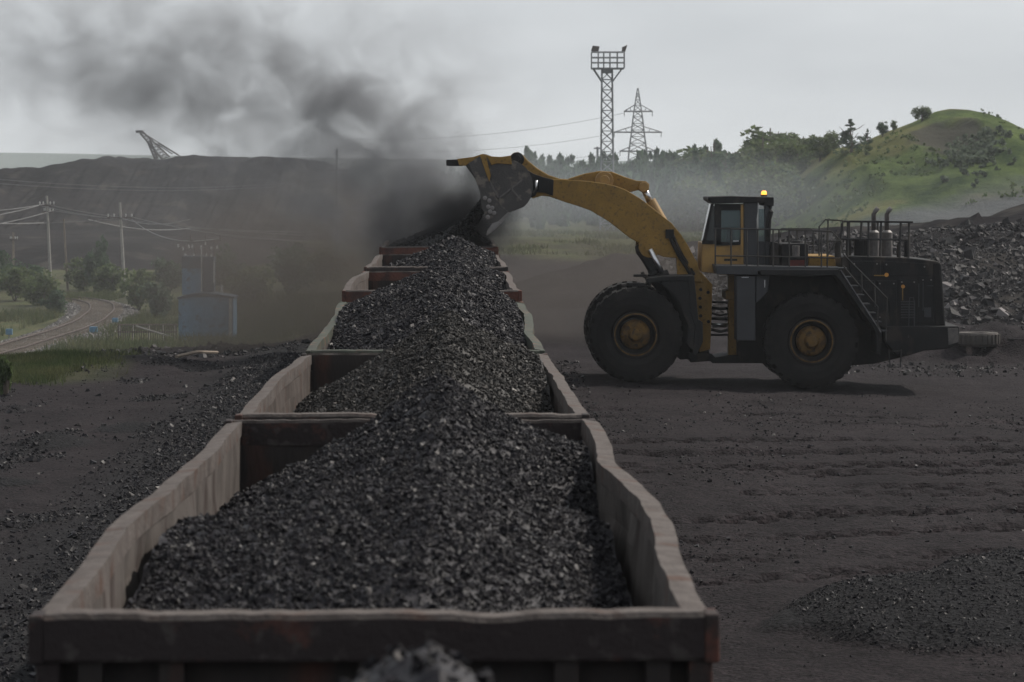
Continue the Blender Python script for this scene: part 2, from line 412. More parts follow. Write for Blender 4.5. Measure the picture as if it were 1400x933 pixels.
coaly = np.maximum(coaly, (1 - sst(1.9, 2.9, (GX - xt(np.minimum(GY, 200))) + .6 * n1)) * (GX > -3))
for (mx, my, rx, ry, h) in MOUNDS[:6]:
    d = np.sqrt(((GX - mx) / rx) ** 2 + ((GY - my) / ry) ** 2) * (1 + .25 * fbm(GX * .9, GY * .7, 3, 31))
    coaly = np.maximum(coaly, 1 - sst(.9, 1.02, d))
coaly = np.maximum(coaly, .75 * sst(.12, .3, fbm(GX * .8, GY * .35, 4, 77)) * (GX < -2) * (GY < 100))
def groundmat():
    m, n, l, b = newmat('ground_dirt')
    b.inputs['Roughness'].default_value = 1; b.inputs['Specular IOR Level'].default_value = .09
    tc = n.new('ShaderNodeTexCoord')
    def noise(s, det=6, st=(1, 1, 1), ro=.6):
        mp = n.new('ShaderNodeMapping'); mp.inputs['Scale'].default_value = st; l.new(tc.outputs['Object'], mp.inputs[0])
        t = n.new('ShaderNodeTexNoise'); t.inputs['Scale'].default_value = s; t.inputs['Detail'].default_value = det; t.inputs['Roughness'].default_value = ro
        l.new(mp.outputs[0], t.inputs['Vector']); return t.outputs['Fac']
    def ramp(src, p0, c0, p1, c1):
        r = n.new('ShaderNodeValToRGB'); r.color_ramp.elements[0].position = p0; r.color_ramp.elements[1].position = p1
        r.color_ramp.elements[0].color = (*c0, 1); r.color_ramp.elements[1].color = (*c1, 1); l.new(src, r.inputs[0]); return r.outputs[0]
    def mix(f, a, c):
        x = n.new('ShaderNodeMix'); x.data_type = 'RGBA'; l.new(f, x.inputs[0]); l.new(a, x.inputs[6]); l.new(c, x.inputs[7]); return x.outputs[2]
    def attr(nm):
        a = n.new('ShaderNodeAttribute'); a.attribute_name = nm; return a.outputs['Fac']
    dirt = ramp(noise(.5, 8, (1, .5, 1)), .35, (.0150, .0128, .0148), .68, (.0295, .0248, .0278))
    fine = ramp(noise(9, 8), .42, (.5, .5, .5), .62, (1.15, 1.13, 1.1))
    mm = n.new('ShaderNodeMix'); mm.data_type = 'RGBA'; mm.blend_type = 'MULTIPLY'; mm.inputs[0].default_value = 1
    l.new(dirt, mm.inputs[6]); l.new(fine, mm.inputs[7])
    coal = ramp(noise(14, 6), .4, (.009, .009, .010), .65, (.020, .020, .022))
    gr = ramp(noise(.6, 8, (1, .4, 1)), .35, (.038, .052, .022), .65, (.085, .082, .04))
    c = mix(attr('coaly'), mm.outputs[2], coal)
    c = mix(attr('grass'), c, gr)
    l.new(c, b.inputs['Base Color'])
    v = n.new('ShaderNodeTexVoronoi'); v.inputs['Scale'].default_value = 16; l.new(tc.outputs['Object'], v.inputs['Vector'])
    ad = n.new('ShaderNodeMath'); ad.operation = 'MULTIPLY_ADD'; ad.inputs[1].default_value = -.6
    l.new(v.outputs['Distance'], ad.inputs[0]); l.new(noise(7, 8, (1, 1, 1), .7), ad.inputs[2])
    bp = n.new('ShaderNodeBump'); bp.inputs['Distance'].default_value = .07; l.new(ad.outputs[0], bp.inputs['Height']); l.new(bp.outputs[0], b.inputs['Normal'])
    return m
M['ground'] = groundmat()
g = npmesh('ground', np.stack([GX, GY, GZ], -1).reshape(-1, 3), grid_faces(len(gx), len(gy)), M['ground'], True, attrs={'grass': grass, 'coaly': coaly})
tag(g, kind='structure')

# ------------------------------------------------------------------ coal train
WL, WH, WI = 12.6, 3.5, 1.45
def bow_at(y, seed, bow):
    t = y / WL
    return bow * math.sin(math.pi * min(1, max(0, t))) ** .5 * (.05 + 1.15 * float(fbm(t * 2.8 + seed, seed * 3.1, 2, seed)) + .16 * float(fbm(t * 9, 1.5, 2, seed + 3)))
def side_wall(sx, seed, matin, bow):
    ys = np.linspace(.05, WL - .05, 150)
    zz = np.linspace(1.35, 3.36, 12)
    sec = []
    for y in ys:
        t = y / WL
        env = math.sin(math.pi * min(1, max(0, t))) ** .5
        b_ = bow_at(y, seed, bow)
        zt = .018 * float(fbm(t * 5, 2.2, 2, seed + 5)) - .02 * max(0, float(fbm(t * 22, 6.2, 2, seed + 10)) - .3)
        col = []
        for z in zz:
            k = ((z - 1.35) / 2) ** 1.3
            dent = .06 * float(fbm(y * 1.5, z * 1.8, 3, seed + 7)) * env * (1 if z < 3.25 else .2)
            col.append((sx * WI + sx * (float(b_) * k * 1.0) + sx * dent, y, z))
        rimx = float(b_)
        w2 = .018 * float(fbm(y * 1.6, .7, 3, seed + 9))
        col += [(sx * (WI + rimx - .012) , y, 3.37), (sx * (WI + rimx - .012 + w2), y, 3.50 + zt), (sx * (WI + .115 + rimx + w2 * .4), y, 3.485 + zt), (sx * (WI + .125 + rimx), y, 3.37),
                (sx * (WI + .05 + rimx), y, 3.36), (sx * (WI + .05), y, 1.35)]
        sec.append(col)
    k = len(sec[0]); V = [p for c in sec for p in c]
    Fs = []
    for i in range(len(sec) - 1):
        for q in range(k):
            a, b_, c, d = i * k + q, i * k + (q + 1) % k, (i + 1) * k + (q + 1) % k, (i + 1) * k + q
            Fs.append((a, d, c, b_) if sx > 0 else (a, b_, c, d))
    Fs += [tuple(range(k)), tuple(range((len(sec) - 1) * k, len(sec) * k))[::-1]]
    m = MB(); m.add(V, Fs)
    return m, k, len(sec)
def wagon(num, y0, znear, zfar, mats, label, bow, seed):
    x0 = float(xt(y0))
    r = empty('coal_wagon', (x0, y0, znear - 3.5), label, 'freight wagon', 'open coal wagons coupled in one train', False)
    r.rotation_euler = (math.atan2(zfar - znear, WL), 0, .01856)
    for sx in (-1, 1):
        m, k, ns = side_wall(sx, seed + (3 if sx > 0 else 0), None, bow)
        o = m.build('side_wall', mats[0], r)
        o.data.materials.append(mats[1]); o.data.materials.append(mats[2])
        mi = []
        for i in range(ns - 1):
            for q in range(k):
                mi.append(1 if 11 <= q <= 14 else (0 if q < 11 else 2))
        mi += [2, 2]; o.data.polygons.foreach_set('material_index', mi)
        for q in range(8):
            yy = .14 + q * (WL - .40) / 7; p = MB()
            bo = bow_at(yy + .06, seed + (3 if sx > 0 else 0), bow); xa = sx * (WI + .052); xb = sx * (WI + .11)
            V = [(xa, yy, 1.25), (xb, yy, 1.25), (xb, yy + .12, 1.25), (xa, yy + .12, 1.25)] + [(x_ + sx * bo, y_, 3.355) for x_, y_ in ((xa, yy), (xb, yy), (xb, yy + .12), (xa, yy + .12))]
            p.add(V, [(0, 3, 2, 1), (4, 5, 6, 7), (0, 1, 5, 4), (1, 2, 6, 5), (2, 3, 7, 6), (3, 0, 4, 7)]); p.build('side_post', mats[2], r)
    for e in (0, 1):
        ya = 0 if e == 0 else WL
        s = -1 if e == 0 else 1
        def bx(m, x0, x1, d0, d1, z0, z1):
            ys = sorted((ya + s * d0, ya + s * d1)); m.box((x0, ys[0], z0), (x1, ys[1], z1))
        m = MB()
        # plate with gentle dents
        xs = np.linspace(-1.44, 1.44, 40); zs = np.linspace(1.3, 3.30, 14)
        V = [(x, ya - s * .06 + .03 * float(fbm(x * 1.2 + seed, z * 1.2, 3, seed + e)), z) for z in zs for x in xs]
        V += [(x, ya - s * .02, z) for z in zs for x in xs]
        n_ = len(xs) * len(zs); gf = [tuple(int(i) for i in q) for q in grid_faces(len(xs), len(zs))]
        m.add(V, gf + [tuple(i + n_ for i in q[::-1]) for q in gf])
        for xx in (-1.3, -.93, -.02, .88, 1.3): bx(m, xx - .055, xx + .055, -.02, .075, 1.25, 3.30)
        for zc in (1.75, 2.3, 2.82): bx(m, -1.43, 1.43, -.018, .05, zc - .06, zc + .06)
        o = m.build('end_wall', mats[3], r)
        # the top beam, a bit battered
        m = MB(); xs = np.linspace(-1.51, 1.51, 130); V = []
        for x in xs:
            d = .018 * float(fbm(x * 1.6, seed, 3, seed + e + 20)); c = .012 * float(fbm(x * 4, seed, 3, seed + 30)); d = d * .7 + .004 * float(fbm(x * 14, seed + 4, 3, seed + 33)) - .03 * max(0, float(fbm(x * 4, seed + 7, 2, seed + 36)) - .35)
            for (yy, z) in ((-.055, 3.285), (.10, 3.285), (.105, 3.30), (.10 + c, 3.475 + d), (.085 + c, 3.50 + d), (-.045 + c, 3.505 + d), (-.055, 3.48 + d)):
                V.append((x, ya + s * yy, z))
        k = 7; n_ = len(xs)
        Fs = [(i * k + q, (i + 1) * k + q, (i + 1) * k + (q + 1) % k, i * k + (q + 1) % k) for i in range(n_ - 1) for q in range(k)]
        Fs += [tuple(range(k)), tuple(range((n_ - 1) * k, n_ * k))[::-1]]
        if s > 0: Fs = [f[::-1] for f in Fs]
        m.add(V, Fs)
        o = m.build('end_beam', mats[4], r); o.data.materials.append(mats[1])
        mi = [1 if (q in (3, 4, 5)) else 0 for i in range(n_ - 1) for q in range(k)] + [0, 0]
        o.data.polygons.foreach_set('material_index', mi)
        for sx in (-1, 1):
            m = MB(); a, b_ = sorted((sx * 1.512, sx * 1.58))
            bx(m, a, b_, -.10, .112, 3.275, 3.500)
            a, b_ = sorted((sx * 1.44, sx * 1.55)); bx(m, a, b_, -.10, .085, 1.25, 3.282)
            m.build('corner_post', M['corner_rust'] if (num == 1 and sx > 0 and e == 0) else mats[5], r, bevel=.012)
        m = MB(); bx(m, -.16, .16, .08, .52, .92, 1.18); bx(m, -.12, .2, .5, .72, .88, 1.22); m.build('coupler', M['under'], r, bevel=.02)
    m = MB(); m.box((-1.5, 0, 1.05), (1.5, WL, 1.28)); m.box((-.25, .3, .85), (.25, WL - .3, 1.05)); m.build('floor', M['under'], r)
    for yc in (2.1, WL - 2.1):
        m = MB(); m.box((-.85, yc - .25, .55), (.85, yc + .25, .85))
        for sx in (-1, 1):
            m.prism([(0, 0)] * 0 or [(-.1, 0), (.1, 0), (.1, .1), (-.1, .1)], 0, .01) if False else None
            m.box((sx * 1.05 - .12, yc - 1.25, .42), (sx * 1.05 + .12, yc + 1.25, .72))
        bg = m.build('bogie', M['under'], r, bevel=.03)
        for dy in (-.925, .925):
            for sx in (-1, 1):
                m = MB()
                vs = []; K = 24
                prof = [(.1, -.07), (.475, -.07), (.475, .05), (.51, .07), (.1, .07)]
                for (rr, xx) in prof:
                    for q in range(K):
                        t = 2 * math.pi * q / K; vs.append((sx * .76 - sx * xx, yc + dy + rr * math.cos(t), .475 + rr * math.sin(t)))
                fs = [(i * K + q, i * K + (q + 1) % K, (i + 1) * K + (q + 1) % K, (i + 1) * K + q) for i in range(len(prof) - 1) for q in range(K)]
                fs += [tuple(range(K)), tuple(range(4 * K, 5 * K))[::-1]]
                m.add(vs, fs); m.build('wheel', M['under'], bg)
    return r
def heap(r, ctl, s_l, s_r, size, n, label, m, seed, lump=.09, endgap=(.10, .10), big=0):
    vv = [c[0] for c in ctl]; xx0 = [c[1] for c in ctl]; aa = [c[2] for c in ctl]
    def H(x, y):
        t = y / WL
        x0 = np.interp(t, vv, xx0) + .12 * fbm(t * 9, seed, 3, seed); A = np.interp(t, vv, aa) + .07 * 1.5 * fbm(t * 10, 3.3, 3, seed + 1)
        dx = x - x0; rad = 1.12 * np.maximum(np.sqrt(dx * dx + .016) - .1265, 0) ** .80
        sl_ = np.interp(t, [q[0] for q in s_l], [q[1] for q in s_l]) if isinstance(s_l, list) else s_l
        z = 3.5 + A - np.where(dx < 0, sl_, s_r) * rad
        z = z + 1.25 * lump * fbm(x * 1.3, y * .9, 4, seed + 2) + .04 * fbm(x * 6, y * 6, 3, seed + 4)
        lim = 3.5 + .06 + .75 * np.maximum(0, WI - .06 - np.abs(x)) ; z = np.minimum(z, lim)
        z = np.minimum(z, 3.5 + ctl[0][3] + .6 * y); z = np.minimum(z, 3.5 + ctl[-1][3] + .6 * (WL - y))
        return z
    xs = np.arange(-WI + .02, WI - .019, .05); ys = np.arange(endgap[0], WL - endgap[1], .05)
    X, Y = np.meshgrid(xs, ys); Z = H(X, Y) - .012
    parts = [(np.stack([X, Y, Z], -1).reshape(-1, 3), grid_faces(len(xs), len(ys)))]
    # skirt down to the wagon floor
    P = np.stack([rng.uniform(-WI + .05, WI - .05, n), rng.uniform(endgap[0] + .03, WL - endgap[1] - .03, n)], -1)
    S = size * .54 * np.exp(rng.normal(0, .62, n)); S = np.clip(S, size * .25, size * 1.9)
    P3 = np.column_stack([P, H(P[:, 0], P[:, 1]) + S * .15])
    parts.append(chunks(P3, S))
    V, Fc = join(parts)
    o = npmesh('coal_heap', V, Fc, m)
    o.matrix_world = Matrix.Translation(r.location) @ r.rotation_euler.to_matrix().to_4x4()
    tag(o, label, 'coal heap', 'coal heaped in the wagons')
    return o
gryA = (M['wall_in'], M['rim'], M['end_dark'], M['end_dark'], M['end_dark'], M['end_dark'])
gryB = (M['wall_in2'], M['rim'], M['end_dark'], M['end_dark'], M['end_dark'], M['end_dark'])
red = (M['wall_in2'], M['rim'], M['end_red'], M['end_dark'], M['end_red'], M['end_red'])
grn = (M['wall_in'], M['end_green'], M['end_dark'], M['end_dark'], M['end_green'], M['end_green'])
rst = (M['wall_in'], M['rim'], M['end_dark'], M['end_dark'], M['end_patch'], M['end_patch'])
w0 = wagon(0, .12, 3.42, 3.42, gryA, 'open wagon below the bottom edge, just in front of the nearest full wagon', .1, 40)
w1 = wagon(1, 14.8, 3.49, 3.42, rst, 'nearest coal wagon with buckled pale left wall and rust patched corner', .17, 4)
w2 = wagon(2, 28.7, 3.37, 3.21, gryB, 'second coal wagon from the front with grey brown end wall and worn pink brown rims', .12, 13)
w3 = wagon(3, 42.6, 3.19, 3.33, grn, 'third coal wagon with a greenish end beam, heaped right over its rims', .1, 22)
w4 = wagon(4, 56.5, 3.48, 3.44, red, 'fourth coal wagon with rust red near end beam and posts', .1, 31)
w5 = wagon(5, 70.4, 3.50, 3.46, gryA, 'fifth coal wagon with dark near end, its heap reaching up to the loader bucket', .08, 45)
w6 = wagon(6, 85.2, 3.61, 3.60, red, 'farthest coal wagon, standing under the loader bucket in black dust', .06, 52)
heap(w0, [(0, 0, -.9, -.9), (.62, .58, -.3, 0), (.72, .33, .66, 0), (.79, .30, .62, 0), (.90, .1, -.4, -.4), (1, 0, -1.1, -1.2)], .62, .62, .022, 16000, 'coal peak poking up at the very bottom edge, in front of the nearest wagon end', M['coal'], 3)
heap(w1, [(0, .1, -.38, -.38), (.22, .2, -.08, 0), (.4, .28, .12, 0), (.52, .32, .20, 0), (.62, .3, .15, 0), (.8, .28, .36, 0), (.9, .26, .44, 0), (1, .28, .05, .05)], [(0, .10), (.22, .20), (.4, .18), (.52, .30), (.62, .33), (.8, .58), (.9, .62)], .48, .0165, 90000, 'big coal heap in the nearest wagon with dark hollow at left wall', M['coal'], 5)
heap(w2, [(0, .3, -.25, -.25), (.3, .3, .22, 0), (.75, .35, .66, 0), (1, .3, .42, .2)], [(0, .35), (.5, .56), (1, .68)], .52, .02, 60000, 'coal heap in the second wagon from the front, behind the grey brown end wall', M['coal_dusty_lit'], 15)
heap(w3, [(0, .25, -.15, -.15), (.12, .25, .25, 0), (.3, .2, .42, 0), (.6, .15, .68, 0), (.85, .15, .60, 0), (1, .1, .4, .35)], .40, .40, .026, 42000, 'coal heap in the third wagon, spilling over the rims before the rust red end', M['coal'], 25)
heap(w4, [(0, .3, -.05, -.05), (.4, .5, .25, 0), (.85, .62, .26, 0), (1, .6, .1, .0)], .58, .46, .032, 26000, 'coal heap in the fourth wagon, behind the rust red end beam', M['coal'], 35)
heap(w5, [(0, .5, .1, .1), (.3, .5, .15, 0), (.6, .42, .48, 0), (.85, .42, .42, 0), (1, .4, .3, .2)], .50, .42, .038, 20000, 'coal heap in the fifth wagon, its crest just left of and below the bucket teeth', M['coal'], 47)
heap(w6, [(0, 1.0, .25, .25), (.12, 1.0, .8, 0), (.4, 1.0, 1.0, 0), (1, .9, .3, .2)], .50, .6, .03, 9000, 'fresh black coal heap under the loader bucket in the farthest wagon', M['coal_fine'], 55, lump=.04)

# rails and sleepers under the train
tr = empty('railway_track', (0, 0, 0), 'straight railway track under the coal wagons', 'railway track')
m = MB()
for s in (-1, 1):
    for q in range(0, 130, 5):
        ya, yb = -4 + q, 1 + q
        za, zb = (float(np.interp(y, [0, 14.8, 27.4, 28.7, 41.3, 42.6, 55.2, 56.5, 69.1, 70.4, 83, 85.2, 97.8, 130], [-.08, -.01, -.08, -.13, -.29, -.31, -.17, -.02, -.06, 0, -.04, .11, .1, .05])) - .03 for y in (ya, yb))
        xa, xb = float(xt(ya)) + s * .76, float(xt(yb)) + s * .76
        V = [(xa - .035, ya, za - .15), (xa + .035, ya, za - .15), (xa + .035, ya, za), (xa - .035, ya, za), (xb - .035, yb, zb - .15), (xb + .035, yb, zb - .15), (xb + .035, yb, zb), (xb - .035, yb, zb)]
        m.add(V, [(0, 1, 2, 3), (7, 6, 5, 4), (0, 4, 5, 1), (1, 5, 6, 2), (2, 6, 7, 3), (3, 7, 4, 0)])
m.build('rails', M['under'], tr)

# ------------------------------------------------------------------ loose coal on the ground
def scatter(n, fx, fy, size, sig=.45, keep=None):
    x = fx(n); y = fy(n)
    if keep is not None:
        k = keep(x, y) > rng.random(n); x, y = x[k], y[k]
    S = size * np.exp(rng.normal(0, sig, len(x))); S = np.clip(S, size * .4, size * 4)
    return chunks(np.column_stack([x, y, terrain(x, y) + S * .12]), S)
a = scatter(80000, lambda n: -2.3 - rng.random(n) ** 1.2 * 5.2 - .3, lambda n: 26 + 70 * rng.random(n) ** .8, .019, .55, lambda x, y: np.where(x > xt(y) - 5.4, 1, .25))
b = scatter(60000, lambda n: rng.uniform(-16, -6.5, n), lambda n: rng.uniform(44, 100, n), .022, .6, lambda x, y: .04 + .96 * sst(.1, .3, fbm(x * .8, y * .35, 4, 77)))
V, Fc = join([a, b]); o = npmesh('coal_lumps', V, Fc, M['coal']); tag(o, 'loose coal lumps strewn over the ground left of the train', 'coal lumps', kind='stuff')
a = scatter(34000, lambda n: .6 + rng.random(n) ** 1.5 * 16, lambda n: rng.uniform(28, 84, n), .014, .6, lambda x, y: .12 + .88 * sst(-.1, .35, fbm(x * .5, y * .25, 4, 78)))
b = scatter(15000, lambda n: rng.uniform(3.5, 10, n), lambda n: rng.uniform(37, 46, n), .016, .4, lambda x, y: ((((x - 5.6) / 2.3) ** 2 + ((y - 40.5) / 3.4) ** 2 < 1) | (((x - 7.6) / 2.5) ** 2 + ((y - 42.5) / 3.6) ** 2 < 1)).astype(float))
c = scatter(5000, lambda n: xt(50) + 1.75 + rng.random(n) ** 2 * 1.5, lambda n: rng.uniform(28, 95, n), .026, .6)
V, Fc = join([a, b, c]); o = npmesh('coal_gravel', V, Fc, M['coal']); tag(o, 'scattered coal gravel on the haul yard right of the train', 'coal gravel', kind='stuff')
a = scatter(14000, lambda n: rng.uniform(-22, -5, n), lambda n: rng.uniform(98, 150, n), .045, .6, lambda x, y: .25 + .75 * sst(-.1, .3, fbm(x * .5, y * .22, 4, 21)))
V, Fc = a; o = npmesh('dirt_clods', V, Fc, M['rubble']); tag(o, 'rough dirt clods on the broken ground before the blue kiosk', 'dirt clods', kind='stuff')

# ------------------------------------------------------------------ wheel loader
LC = 86.7
lx = (990 - 700) * LC / F
LR = empty('wheel_loader', (lx, LC, -.02), 'huge yellow and black wheel loader tipping its raised bucket over the train', 'wheel loader')
def PX(m, pts, yo0, yo1):      # photo outline at the near face of the part -> real size, extruded through its real thickness
    d = LC + yo0
    return m.prism([((x - 700) * d / F, CZ - (y - 240) * d / F) for x, y in pts], LC + yo0, LC + yo1)
def P(px, py, yo): return W(px, py, LC + yo)
def part(name, m, mt, parent=None, **k): return m.build(name, mt, parent or LR, **k)
# wheels
def wheel(px, py, yo, face):
    r0 = 1.27; w = 1.15
    c = P(px, py, -2.35); c = Vector((c.x, LC + yo, c.z))
    s = face       # -1: outer face towards camera
    prof = [(.60, -.40), (.66, -.50), (.80, -.565), (1.0, -.575), (1.14, -.545), (1.215, -.48), (1.235, 0), (1.215, .48), (1.14, .545), (1.0, .575), (.80, .565), (.66, .50), (.60, .40)]
    m = MB(); m.lathe_y(c, prof, 64, False)
    for q in range(28):
        for h in (-1, 1):
            t = 2 * math.pi * (q + (0 if h < 0 else .5)) / 28
            ct, st = math.cos(t), math.sin(t)
            vs = []
            for (rr, yy, dt) in ((1.18, .03, -.06), (1.18, .03, .06), (1.13, .56, .09), (1.13, .56, -.03), (1.272, .03, -.05), (1.272, .03, .05), (1.24, .535, .078), (1.24, .535, -.022)):
                a = t + dt; vs.append((c.x + rr * math.cos(a), c.y + h * yy, c.z + rr * math.sin(a)))
            m.add(vs, [(0, 1, 2, 3), (4, 7, 6, 5), (0, 4, 5, 1), (1, 5, 6, 2), (2, 6, 7, 3), (3, 7, 4, 0)])
    wh = part('wheel', m, M['tyre'])
    m = MB(); m.lathe_y(c, [(.60, s * .46), (.60, s * .50), (.565, s * .50), (.53, s * .44), (.50, s * .30), (.44, s * .26), (.42, s * .20), (.40, -s * .2)], 48, False)
    part('rim', m, M['loader_dark'], wh, smooth=False)
    m = MB(); m.lathe_y(c, [(.565, s * .505), (.535, s * .515), (.525, s * .505)], 48, False)
    m.lathe_y(c, [(.395, s * .22), (.39, s * .34), (.33, s * .40), (.20, s * .44), (.17, s * .56), (.13, s * .60), (.05, s * .61)], 32)
    for q in range(16):
        t = 2 * math.pi * q / 16; cc = Vector((c.x + .355 * math.cos(t), c.y, c.z + .355 * math.sin(t))); m.lathe_y(cc, [(.022, s * .36), (.022, s * .42)], 6)
    part('hub', m, M['hub'], wh)
wheel(869, 458, -1.82, -1); wheel(1110, 467, -1.82, -1)
wheel(869, 458, 1.82, 1); wheel(1110, 467, 1.82, 1)
# axles
m = MB()
for (px, py) in ((869, 458), (1110, 467)):
    c = P(px, py, -2.35); m.tube([(c.x, LC - 1.5, c.z), (c.x, LC - .5, c.z), (c.x, LC, c.z), (c.x, LC + .5, c.z), (c.x, LC + 1.5, c.z)], [.28, .3, .5, .3, .28], 16)
part('axle', m, M['loader_dark'])
# frames
m = MB()
PX(m, [(926, 377), (949, 377), (957, 372), (974, 389), (973, 430), (971, 470), (969, 484), (955, 490), (930, 492), (905, 470), (900, 430), (897, 395)], -.75, .75)
part('front_frame', m, M['loader_dark'], bevel=.02)
for ya_, yb_ in ((-1.0, -.76), (.76, 1.0)):
    m = MB(); PX(m, [(949, 377), (957, 371), (974, 389), (973, 430), (971, 478), (956, 482), (953, 430), (950, 395)], ya_, yb_); part('front_tower', m, M['yellow'], bevel=.015)
m = MB()
for (px, py) in ((958, 396), (957, 408), (957.5, 420), (958, 432), (968, 400), (968.5, 440)): m = MB(); c = P(px, py, -1.0); m.lathe_y(c, [(.045, -.03), (.045, .02)], 10); part('bolt', m, M['loader_dark'])
m = MB(); PX(m, [(940, 482), (973, 484), (978, 489), (996, 486), (1046, 484), (1046, 497), (974, 497), (971, 494), (944, 496)], -.8, .8)
part('hitch_frame', m, M['loader_dark'], bevel=.02)
m = MB(); PX(m, [(996, 376), (1010, 376), (1010, 486), (996, 486)], -.7, -.3); PX(m, [(996, 376), (1010, 376), (1010, 486), (996, 486)], .3, .7)
PX(m, [(992, 398), (1006, 398), (1006, 410), (992, 410)], -.75, .75)
part('hitch_post', m, M['yellow'], bevel=.015)
m = MB()
for i in range(7):
    a = P(972, 413 + i * 7.5, -.5); b_ = P(998, 414 + i * 7.3, -.4); mid = (a + b_) / 2 + Vector((0, -.1, -.03 * (i % 3)))
    m.tube([a, mid, b_], .03 + .012 * (i % 2), 8)
part('hydraulic_hose', m, M['loader_dark'], smooth=True)
m = MB(); m.tube([P(974, 444, -.6), P(994, 444, -.6)], .045, 10); m.tube([P(974, 446, .6), P(994, 446, .6)], .045, 10); part('steering_ram', m, M['bright'], smooth=True)
# rear chassis (panel lines, vents and caked dust plates are parts of the hood below)
m = MB(); PX(m, [(1008, 380), (1150, 372), (1204, 452), (1212, 448), (1300, 470), (1262, 479), (1228, 490), (1194, 498), (1160, 500), (1046, 497), (1008, 486)], -1.05, 1.05)
part('rear_frame', m, M['loader_dark'], bevel=.02)
m = MB(); PX(m, [(1007, 377), (1033, 377), (1033, 466), (1007, 466)], -2.2, -1.3); PX(m, [(1033.5, 377), (1052, 377), (1050, 398), (1040, 410), (1033.5, 415)], -2.15, -1.3)
part('side_cabinet', m, M['loader_grey'], bevel=.02)
m = MB(); a = P(1014, 380, -2.22); m.box((a.x, a.y - .03, a.z), (a.x + .18, a.y + .01, a.z + .02)); part('cabinet_latch', m, M['bright']); m = MB(); a = P(1045, 383, -2.17); m.box((a.x, a.y - .03, a.z - .2), (a.x + .02, a.y + .01, a.z)); part('cabinet_latch', m, M['bright'])
# rear fenders
for s in (-1, 1):
    m = MB()
    pts = [(1040, 369), (1146, 369), (1152, 374), (1206, 452), (1204, 486), (1198, 484), (1198, 455), (1147, 382), (1142, 377), (1040, 377)]
    if s < 0: PX(m, pts, -2.42, -1.1)
    else: PX(m, pts, 1.1, 2.42)
    part('rear_fender', m, M['loader_dark'], bevel=.015)
for s in (-1, 1):
    m = MB()
    pts = [(884, 381), (906, 378), (949, 377), (951, 395), (955, 438), (961, 441), (961, 468), (952, 486), (947, 484), (950, 446), (944, 428), (941, 384), (905, 385), (886, 388)]
    side = [(906, 380), (947, 379), (949, 400), (953, 440), (958, 442), (957, 470), (948, 480), (938, 470), (941, 445), (925, 405), (905, 390)]
    if s < 0: PX(m, pts, -2.3, -1.0); PX(m, side, -2.28, -2.22)
    else: PX(m, pts, 1.0, 2.3); PX(m, side, 2.22, 2.28)
    part('front_fender', m, M['loader_dark'], bevel=.015)
m = MB()
m.tube([P(889, 383, -1.9), P(880, 377, -1.9), P(878, 372, -1.9)], .05, 8); m.box(tuple(P(874, 379, -2.05)), tuple(P(884, 375, -1.85))); m.tube([P(874, 377, -1.9), P(866, 377, -1.9)], .035, 8)
a = P(862, 391, -2.0); m.box((a.x - .1, a.y, a.z), (a.x + .35, a.y + .4, a.z + .07)); part('lamp_bracket', m, M['loader_dark'])
# boom arms
boom = [(722, 262), (730, 254), (742, 246), (754, 245), (788, 246.5), (817, 249.5), (840, 254), (856, 260), (876, 272), (898, 289), (918, 305), (931, 321), (941.5, 337), (952, 358), (957, 372), (960, 386), (926, 386), (926, 376), (925, 353), (907, 351.5), (889, 344), (874, 333), (862, 326), (850, 317), (833, 303.6), (807, 288), (790, 282), (772, 276.5), (751, 269), (740, 268), (728, 272)]
m = MB(); PX(m, boom, -1.05, -.78); PX(m, boom, .78, 1.05)
a = P(800, 264, -1.05); m.tube([(a.x, LC - .8, a.z), (a.x, LC + .8, a.z)], .3, 20)
PX(m, [(838, 262), (860, 272), (880, 290), (872, 300), (850, 284), (832, 276)], -.78, .78)
part('boom', m, M['yellow'], bevel=.02)
for s in (-1, 1):
    m = MB(); a = P(888.5, 337, -1.06); y = LC + s * 1.09
    m.lathe_y((a.x, y, a.z), [(.30, .035), (.30, -.035)], 28); m.lathe_y((a.x, y, a.z), [(.17, .07), (.17, -.07)], 24); part('boom_boss', m, M['yellow'])
    m = MB(); a = P(945, 362, -1.06); m.lathe_y((a.x, y, a.z), [(.17, .04), (.17, -.04)], 24); m.lathe_y((a.x, y, a.z), [(.09, .07), (.09, -.07)], 18)
    part('boom_boss', m, M['yellow'])
m = MB()
hose = [P(914, 320, -1.09), P(917, 327, -1.12), P(921, 336, -1.12), P(928, 350, -1.12), P(938, 365, -1.12), P(944, 376, -1.1)]
m.tube(hose, .045, 8); m.tube([p + Vector((.1, 0, 0)) for p in hose], .04, 8)
a = P(913, 321, -1.1); m.box((a.x - .06, a.y - .06, a.z - .1), (a.x + .16, a.y + .02, a.z + .14)); part('boom_hose', m, M['loader_dark'], smooth=False)
# front dark hinge knuckle of the boom, filled across to paint the shaded interior black
m = MB()
kn = [(720, 232), (730, 238), (745, 243), (757, 246), (756, 268), (745, 264), (734, 263), (732, 268), (722, 272), (714, 262), (712, 245)]
PX(m, kn, -1.1, 1.1); part('boom_knuckle', m, M['loader_dark'], bevel=.015)
m = MB(); m.tube([P(733.5, 247, -1.2), P(733, 258, -1.2), P(729, 263, -1.2), P(726, 262, -1.2)], .035, 8); part('grease_line', m, M['bright'], smooth=True)
